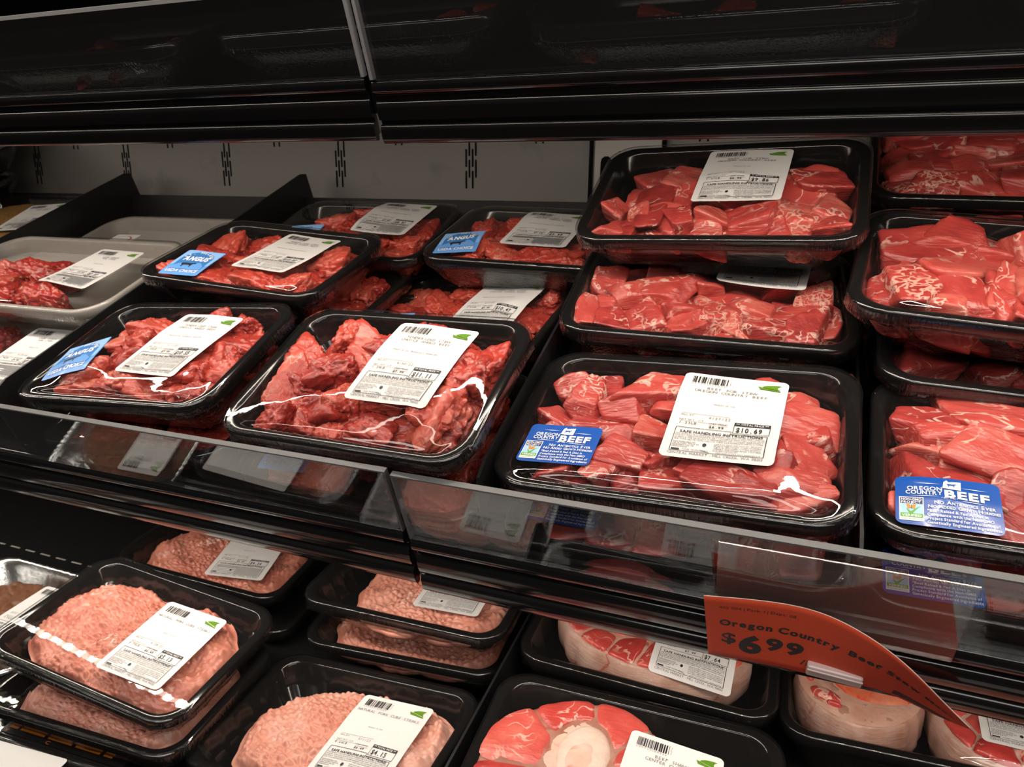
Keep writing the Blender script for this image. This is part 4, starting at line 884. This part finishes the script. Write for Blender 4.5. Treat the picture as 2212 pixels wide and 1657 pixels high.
BACK = 'beef stew packs in black trays'; ANGP = 'angus beef packs in black trays'; PKP = 'pork steak packs in black trays'; SHP = 'beef shank packs in black trays'
def put(k, label, group, kind='beef_cube', depth=.035, sticker=None, marbled=(), price=True, **kw):
    e = PK[k]
    return make_pack(label, e['fr'], e['pose'], e['w'], e['h'], depth, kind, e.get('chunks', ()), price=(LAB[k], A_LAB[k]) if price and k in LAB else None, sticker=sticker, marbled=marbled, group=group, **kw)
def under(k, label, group, dn, dv=0.0, kind='beef_cube', sticker=None, du=0.0, drot=0.0, n=18, depth=.034, tilt=1.0, **kw):
    """the pack that carries pack k"""
    e = PK[k]; p = list(e['pose']); p[0] += du; p[1] += dv; p[2] -= dn; p[3] += drot; p[4] *= tilt; p[5] *= tilt
    return make_pack(label, e['fr'], p, e['w'], e['h'], depth, kind, auto(n, e['w'], e['h'], hash_seed(k)) if kind else (), sticker=sticker, group=group, fill=False, lift=-.0005, **kw)
def hash_seed(k): return sum(ord(c) * 7 for c in k)
# middle shelf, Oregon style stew beef columns
put('A', 'stew beef pack at front center with blue sticker and $10.69 price label', BACK, sticker=('blue', STK['A']), marbled=(4,))
under('A', 'stew beef pack beneath the $10.69 pack, behind the clear guard', BACK, .0435, sticker=('blue', STK['A']), dv=-.0075, du=.003)
put('K', 'stew beef pack with $12.23 label, beneath the topmost $9.86 pack', BACK, marbled=(5, 12, 13, 18, 9, 15), price=True)
under('K', 'stew beef pack beneath the $12.23 pack, behind the front center pack', BACK, .044, n=12)
put('G', 'stew beef pack topmost of the center stack with $9.86 price label', BACK, marbled=(11,))
put('O', 'front right stew beef pack with blue sticker, cut by the right edge', BACK, sticker=('blue', STK['O']))
under('O', 'stew beef pack beneath the front right blue-stickered pack', BACK, .0430, sticker=('blue', STK['O']), dv=-.012, n=14)
put('M', 'stew beef pack at right edge, topmost of the second stack, no label visible', BACK, marbled=(4,))
under('M', 'stew beef pack directly beneath the topmost second-row pack at right edge', BACK, .043, dv=-.006, du=.020, drot=4, n=14)
under('M', 'stew beef pack lowest of the second-row stack at right edge', BACK, .083, dv=.030, du=.012, drot=5, n=8)
put('L', 'stew beef pack at far back right, under the upper shelf', BACK, marbled=(2, 3))
under('L', 'stew beef pack beneath the far back right pack', BACK, .044, n=8)
under('L', 'stew beef pack lowest of the far back right stack', BACK, .088, n=4)
# middle shelf, angus columns
put('B', 'angus beef pack with $11.11 label, front row beside the clear guard joint', ANGP, 'beef_tender')
under('B', 'angus beef pack beneath the $11.11 pack, behind the clear guard', ANGP, .046, kind='beef_tender', sticker=('angus', (-64, -30, 4)), dv=-.005)
put('C', 'angus beef pack at front left with light blue sticker and $10.55 label', ANGP, 'beef_tender', sticker=('angus', STK['C']))
under('C', 'angus beef pack beneath the $10.55 pack at front left', ANGP, .044, kind='beef_tender', dv=-.003)
put('D', 'angus beef pack stacked high behind the $10.55 pack, light blue sticker', ANGP, 'beef_tender', sticker=('angus', STK['D']))
under('D', 'angus beef pack beneath the high-stacked light-blue-stickered pack', ANGP, .0415, kind='beef_tender', du=.016, dv=.012, n=22)
under('D', 'angus beef pack lowest of the left rear stack', ANGP, .0800, kind='beef_tender', du=.008, dv=.012, n=6, tilt=.2, depth=.030)
put('E', 'angus beef pack against the back panel with $8.87 price label', ANGP, 'beef_tender', sticker=('angus', (-57, -30, 0)))
under('E', 'angus beef pack beneath the $8.87 pack at the back', ANGP, .043, kind='beef_tender', n=6)
put('F', 'angus beef pack at the back with a crumpled label, beside the $9.86 stack', ANGP, 'beef_tender', sticker=('angus', STK['F']))
under('F', 'angus beef pack beneath the crumpled-label pack at the back', ANGP, .043, kind='beef_tender', n=6, dv=.05)
put('I', 'angus beef pack with $10.47 label, low between the $11.11 pack and the back', ANGP, 'beef_tender', sticker=('angus', (-62, -42, 6)))
# lower deck, pork
put('P', 'pork steak pack at lower left with $5.13 label, tilted on its stack', PKP, None, ribs=True, extra=pork(PORK_A, 3, thick=.013), depth=.029)
rp, fp = put('P2', 'pork steak pack beneath the tilted $5.13 pack', PKP, None, ribs=True, extra=pork(PORK_C, 5, thick=.010), depth=.024)
rp, fp = under('P2', 'black pack with orange print strip, lowest of the lower left stack', PKP, .0275, kind=None, depth=.034)
put('S', 'pork steak pack at bottom center with $4.15 label', PKP, None, ribs=True, extra=pork(PORK_B, 7, ztop=-.004), depth=.036)
under('S', 'black pack beneath the $4.15 pork pack', PKP, .0390, kind=None, depth=.020)
put('R', 'pork steak pack under the shelf joint, topmost of two', PKP, None, ribs=True, extra=pork(PORK_D, 9), depth=.034)
put('R2', 'pork steak pack beneath the one under the shelf joint', PKP, None, ribs=True, extra=pork(PORK_C, 11), depth=.034)
put('Q', 'pork steak pack with $4.54 label, back left of the bottom deck', PKP, None, ribs=True, extra=pork(PORK_C, 13, cell=.006), depth=.034)
under('Q', 'black empty-looking pack under the $4.54 pork pack at back left', PKP, .0400, kind=None, depth=.018, du=.014, dv=-.008, tilt=.2)
# lower deck, shank
put('T', 'beef shank pack at bottom with large round bone and center cut label', SHP, None, ribs=True, extra=shank_T, depth=.050)
under('T', 'black pack beneath the front beef shank pack', SHP, .056, kind=None, depth=.036)
put('U', 'beef shank pack with $7.64 label, behind the front shank pack', SHP, None, ribs=True, extra=shank_U, depth=.050)
under('U', 'black pack beneath the $7.64 shank pack', SHP, .0565, kind=None, depth=.032)
LAB['V'] = (66, -22, -4)
put('V', 'beef shank pack with two pieces and $24.94 label, half behind the orange sign', SHP, None, ribs=True, extra=shank_V, depth=.050)
under('V', 'black pack beneath the two-piece shank pack', SHP, .0545, kind=None, depth=.028)
make_pack('black shank pack at bottom right corner, front of the two-piece pack', 'l', (.449, -.117, .046, 0, 1, 0), .212, .165, .05, None, (), ribs=True, group=SHP, extra=pork(PORK_B, 21, ztop=-.02))
# bottom left: front pack with a big blank label, orange printed strip on the pack behind it
root, F4 = make_pack('black wrapped pack with a big pale label, bottom left corner', 'l', (-.2250, -.2610, .023, 2.5, -.3, .3), .208, .138, .034, None, (), extra=pork(PORK_C, 15, ztop=-.010), group=PKP)
bl = Print(); stick_on(root, .034, F4, (-26, 13, 2), 120, 98, 3, 'paper', bl, 'blank_label')
op = Print()
for a, b in ((-61, -52), (-49, -22), (-18, 8), (12, 38), (42, 51)): op.rect('orange_print', a, -.5, b, 4.5)
op.text('orange_print', 'C', -16, -5, 4.2, 'r', sx=1.6); op.text('orange_print', 'V', -62, -5, 4, 'r', sx=1.5)
stick_on(rp, .034, fp, (-18, -60, 0), 132, 11, 1, 'black_plastic', op, 'orange_strip', lift=.0004)
for x, v, n, kd, lb, q in ((-.292, -.243, .004, PORK_B, 'pork steak pack in front of the $4.15 pack, reflected in the guard', (44, 4, 2)), (-.055, -.272, .006, PORK_C, 'pork steak pack in front of the round bone shank pack, reflected in the guard', (4, 22, 0)), (.172, -.272, .006, PORK_A, 'pork steak pack at the front right corner, reflected in the guard', (8, 20, 0))):
    make_pack(lb, 'l', None, .208, .138, .034, None, (), extra=pork(kd, int(x * 999) % 50), group=PKP, ribs=True, absolute=fmat(LOW, x, v, n), price=(q, A_LAB['R']))
# grey foam trays of dark strips, left of the angus packs
GRY = 'dark red meat in grey foam trays'
def grey(label, x, v, n, chunks, lab=None, pitch=0.0, rot=0.0, extra=None, w=.285, h=.150):
    M = fmat(MID, x, v, n) @ Matrix.Rotation(R(rot), 4, 'Z') @ Matrix.Rotation(R(pitch), 4, 'X')
    return make_pack(label, 'm', None, w, h, .034, 'strip_meat', chunks, price=(lab, A_LAB['N']) if lab else None, absolute=M, tray='grey_foam', fill=False, group=GRY, r=.034, rim=.006, film=True)
grey('grey foam tray with pale label at far left of the front row', -.750, .026, .005, [(-40, 30, 40, 30), (-80, 0, 40, 30), (-100, -40, 40, 30)], (62, -6, 2))
grey('grey foam tray of dark red strips, second row at far left', -.757, .124, .039, [(-80, -8, 34, 24), (-55, -2, 36, 22), (-25, 2, 44, 24), (0, 8, 40, 26), (-70, -36, 40, 24), (-38, -32, 40, 30), (-6, -30, 50, 30), (30, -40, 40, 24), (-100, -40, 40, 26), (50, -48, 36, 20), (-20, -55, 50, 20)], (66, 4, -2))
r3, f3 = grey('grey foam tray with round-logo sticker, third row at far left', -.735, .255, .006, [(0, -14, 44, 24), (26, -20, 36, 22), (-10, -44, 40, 24), (30, -48, 44, 24)])
rs = Print(); rs.poly('red_ink', [(15 * math.cos(a), 10 * math.sin(a)) for a in np.linspace(0, 2 * math.pi, 26)][:-1]); rs.d['paper'] = [[np.array([(13.6 * math.cos(a), 8.8 * math.sin(a)) for a in np.linspace(0, 2 * math.pi, 26)][:-1] + [(0, 0)])], [np.array([(k, (k + 1) % 25, 25) for k in range(25)])], 26]
rs.poly('ink', [(a * 9, b * 6) for a, b in COW]); stick_on(r3, .034, f3, (-62, 0, 0), 40, 30, 3, 'paper', rs, 'round_logo_sticker')
# breaded packs beyond the divider
def breaded(root, depth, w, h):
    me, V = steak_mesh('breaded_cutlet', ell(0, -4, w * 430, h * 400, 0, seed=41, wob=.03), .016, -.003, .0016, .003, 'crumb', 41); obj('breaded_cutlet', me, root, (0, 0, depth)); return [V]
M = fmat(MID, -1.035, .285, .020)
root, Fb = make_pack('black tray of tan breaded cutlets with pale label, back left', 'm', None, .21, .142, .034, None, (), extra=breaded, absolute=M, price=((52, 0, 12), A_LAB['N']), group='breaded packs at the back left')
M = fmat(MID, -1.045, .120, .030)
make_pack('black breaded tray in front of the tan cutlets, left edge', 'm', None, .21, .142, .034, None, (), extra=breaded, absolute=M, price=((60, 6, 4), A_LAB['N']), group='breaded packs at the back left')
M = fmat(MID, -1.205, .330, .086)
make_pack('black tray standing highest at the back left corner', 'm', None, .21, .142, .034, None, (), extra=breaded, absolute=M, price=((20, -10, 4), A_LAB['N']), group='breaded packs at the back left')
M = fmat(MID, -1.215, .315, .046)
make_pack('black tray beneath the highest back left tray', 'm', None, .21, .142, .034, None, (), absolute=M, group='breaded packs at the back left')
# foil pans at the lower left
def foil_pan(label, x, v, n, lab, rot=0):
    w, h, d = .205, .150, .036; M = fmat(LOW, x, v, n) @ Matrix.Rotation(R(rot), 4, 'Z')
    root = thing('foil_pan', label, 'foil pan', M @ Matrix.Translation((0, 0, -d)), 'foil pans of brown meat')
    rings = []
    for i, (o, z) in enumerate([(.022, -d), (.016, -d + .002), (.008, -.004), (.004, -.0015), (.0, -.001), (-.0006, .0006), (.0006, .0022), (.0035, .0022), (.0055, .0005), (.0085, -.0045), (.017, -d + .004), (.024, -d + .0015)]):
        q = rrect(w / 2 - o, h / 2 - o, .030, ns=24); wave = np.array([(1 if k % 2 else -1) * .0005 for k in range(len(q))]) if 2 < i < 10 else np.zeros(len(q))
        rings.append([(a * (1 + wv * 5), b * (1 + wv * 5), z + wv) for (a, b), wv in zip(q, wave)])
    V, Fc = loft(rings, True, True); obj('pan', new_mesh('pan', V, Fc, 'foil'), root, (0, 0, d))
    me, V = steak_mesh('cooked_meat', ell(0, 0, 82, 54, 0, seed=51, wob=.02), .022, -.005, .0028, .010, 'brown_meat', 51); obj('cooked_meat', me, root, (0, 0, d))
    Fm = Film(w, h, .006, .03, [V]); obj('film', film_mesh(Fm, w, h, .03, d, 5), root, (0, 0, d))
    stick_on(root, d, Fm, lab, LW, LH, 4, 'paper', A_LAB['N'], 'price_label')
foil_pan('foil pan of brown meat with pale label at lower left edge', -.742, -.072, .004, (44, 4, 0))
foil_pan('foil pan of brown meat in front of the lower left edge, out of frame', -.745, -.238, .006, (44, 4, 0))
# upper shelf packs, seen through the guard
UPP = 'wrapped packs on the upper shelf'
for x, v, n, lb, ch in ((-.052, .000, .006, 'wrapped black pack on the upper shelf, right of the joint', 8), (-.277, .004, .013, 'wrapped black pack on the upper shelf, behind the joint', 8), (-.515, .000, .011, 'wrapped black pack on the upper shelf at left, crinkled film', 8), (.19, .0, .006, 'wrapped black pack on the upper shelf at the right edge', 6)):
    M = fmat(UPF, x, v, n); make_pack(lb, 'u', None, .205, .140, .029, 'strip_meat', auto(ch, .205, .14, int(x * 1000) % 97), absolute=M, fill=False, group=UPP, lift=-.016)
# ------------------------------------------------------------------ the orange sign, its clip and the clear sleeve
SB = np.array([[-0.0212, 0.3756, -0.2573], [0.0028, 0.3748, -0.2554], [0.0211, 0.3745, -0.2546], [0.0377, 0.3747, -0.2551], [0.0538, 0.3747, -0.2551], [0.0682, 0.3742, -0.2541], [0.0847, 0.3769, -0.2603], [0.099, 0.3797, -0.267], [0.1117, 0.3809, -0.27]])
ST_ = np.array([[-0.0252, 0.3553, -0.2088], [0.0026, 0.3569, -0.2057], [0.0273, 0.3577, -0.2049], [0.0446, 0.3535, -0.2072], [0.059, 0.3469, -0.2105], [0.0706, 0.3393, -0.2145], [0.0814, 0.3389, -0.2238], [0.0915, 0.3397, -0.2333], [0.0999, 0.3391, -0.24]])
def smooth_curve(Pn, m=49):
    k = np.linspace(0, len(Pn) - 1, m); Q = np.stack([np.interp(k, range(len(Pn)), Pn[:, i]) for i in range(3)], 1)
    for _ in range(14): Q[1:-1] = (Q[:-2] + 2 * Q[1:-1] + Q[2:]) / 4
    return Q
CB, CT = smooth_curve(SB), smooth_curve(ST_); CB[:, 2] += Z0; CT[:, 2] += Z0
mid = (CB + CT) / 2; arc = np.concatenate([[0], np.cumsum(np.linalg.norm(np.diff(mid, axis=0), axis=1))]); SLEN = arc[-1] * 1000; SHGT = 52.8
def card_pt(x, y, off=0.0):
    """card coordinates in mm -> world point, lifted off the printed face"""
    k = np.interp(np.asarray(x) / 1000, arc, range(len(arc))); i = np.clip(k.astype(int), 0, len(arc) - 2); f = (k - i)[:, None]
    b = CB[i] * (1 - f) + CB[i + 1] * f; t = CT[i] * (1 - f) + CT[i + 1] * f; s = (np.asarray(y) / SHGT)[:, None]
    p = b * (1 - s) + t * s; tang = (CB[i + 1] - CB[i]) * (1 - s) + (CT[i + 1] - CT[i]) * s; nn = np.cross(tang, t - b); nn /= np.linalg.norm(nn, axis=1)[:, None]
    return p + nn * off
sx, sy = np.meshgrid(np.linspace(0, SLEN, 60), np.linspace(0, SHGT, 12)); sx, sy = sx.ravel(), sy.ravel()
org = card_pt(np.array([SLEN * .4]), np.array([0.0]))[0]
sign = thing('price_sign', 'curled orange card sign reading $6.99 clipped below the clear guard', 'sign', Matrix.Translation(Vector(org)))
Fg = [(j * 60 + i, j * 60 + i + 1, (j + 1) * 60 + i + 1, (j + 1) * 60 + i) for j in range(11) for i in range(59)]
V = np.concatenate([card_pt(sx, sy, .0), card_pt(sx, sy, -.0004)]) - org; nb = len(sx)
rim_i = [i for i in range(60)] + [j * 60 + 59 for j in range(1, 12)] + [11 * 60 + i for i in range(58, -1, -1)] + [j * 60 for j in range(10, 0, -1)]
Fe = [(rim_i[k], nb + rim_i[k], nb + rim_i[(k + 1) % len(rim_i)], rim_i[(k + 1) % len(rim_i)]) for k in range(len(rim_i))]
obj('card', new_mesh('card', V, Fg + [tuple(nb + q for q in f[::-1]) for f in Fg] + Fe, ['orange_card', 'card_edge'], True, [0] * len(Fg) * 2 + [1] * len(Fe)), sign)
ink = Print(); S = SLEN / 150.0
ink.text('ink', '405 004 | Pack: 1 | Dept: 08', 8 * S, 43.5, 3.0, 'r', fit=40 * S)
ink.text('ink', 'Oregon Country', 8 * S, 29.5, 6.6, 'x', fit=66 * S); ink.text('ink', 'Beef Stew Meat', 79 * S, 29.5, 6.6, 'x', fit=62 * S)
ink.text('ink', '$', 9 * S, 14.5, 12, 'b', sx=1.35); ink.text('ink', '6', 19.5 * S, 8.5, 20, 'x', sx=1.25); ink.text('ink', '99', 35.5 * S, 14.0, 13.5, 'x', sx=1.3); ink.text('ink', '/lb', 58 * S, 7.5, 6, 'b', sx=1.2)
ink.rect('ink', 108 * S, 4, 140 * S, 11)
Vi = np.concatenate(ink.d['ink'][0]); Ti = np.concatenate(ink.d['ink'][1])
obj('black_print', new_mesh('black_print', card_pt(Vi[:, 0], Vi[:, 1], .00015) - org, Ti, 'ink'), sign)['kind'] = 'stuff'
clipo = np.array([.0440, .3705, -.2487 + Z0])
cr = thing('sign_clip', 'small clear pinkish plastic clip holding the orange sign', 'clip', Matrix.Translation(Vector(clipo)) @ Matrix.Rotation(R(2.5), 4, 'Y') @ Matrix.Rotation(R(22), 4, 'X'))
obj('jaw', bevel_box('jaw', (-.0138, .0138, -.0028, .0020, -.0035, .0048), 'clip_plastic', .0012), cr)
obj('tongue', bevel_box('tongue', (.0030, .0128, .0018, .0140, -.0052, -.0020), 'clip_plastic', .0006), cr)
obj('ridge', bevel_box('ridge', (-.0138, .0138, -.0036, -.0024, .0020, .0032), 'clip_plastic', .0004), cr)
M = fmat(MID, .0385, -.0945, 0)
sl = thing('sign_sleeve', 'empty clear plastic sign sleeve hanging on the right guard', 'sign holder', M @ Matrix.Translation((0, 0, -.021)))
V, Fc = box_vf(-.0585, .0585, -.0004, .0004, 0, .060); obj('sheet', new_mesh('sheet', V, Fc, 'sleeve_film', False), sl)
V, Fc = box_vf(-.0585, .0585, .0004, .0016, .0, .0010); obj('bottom_fold', new_mesh('bottom_fold', V, Fc, 'sleeve_film', False), sl)
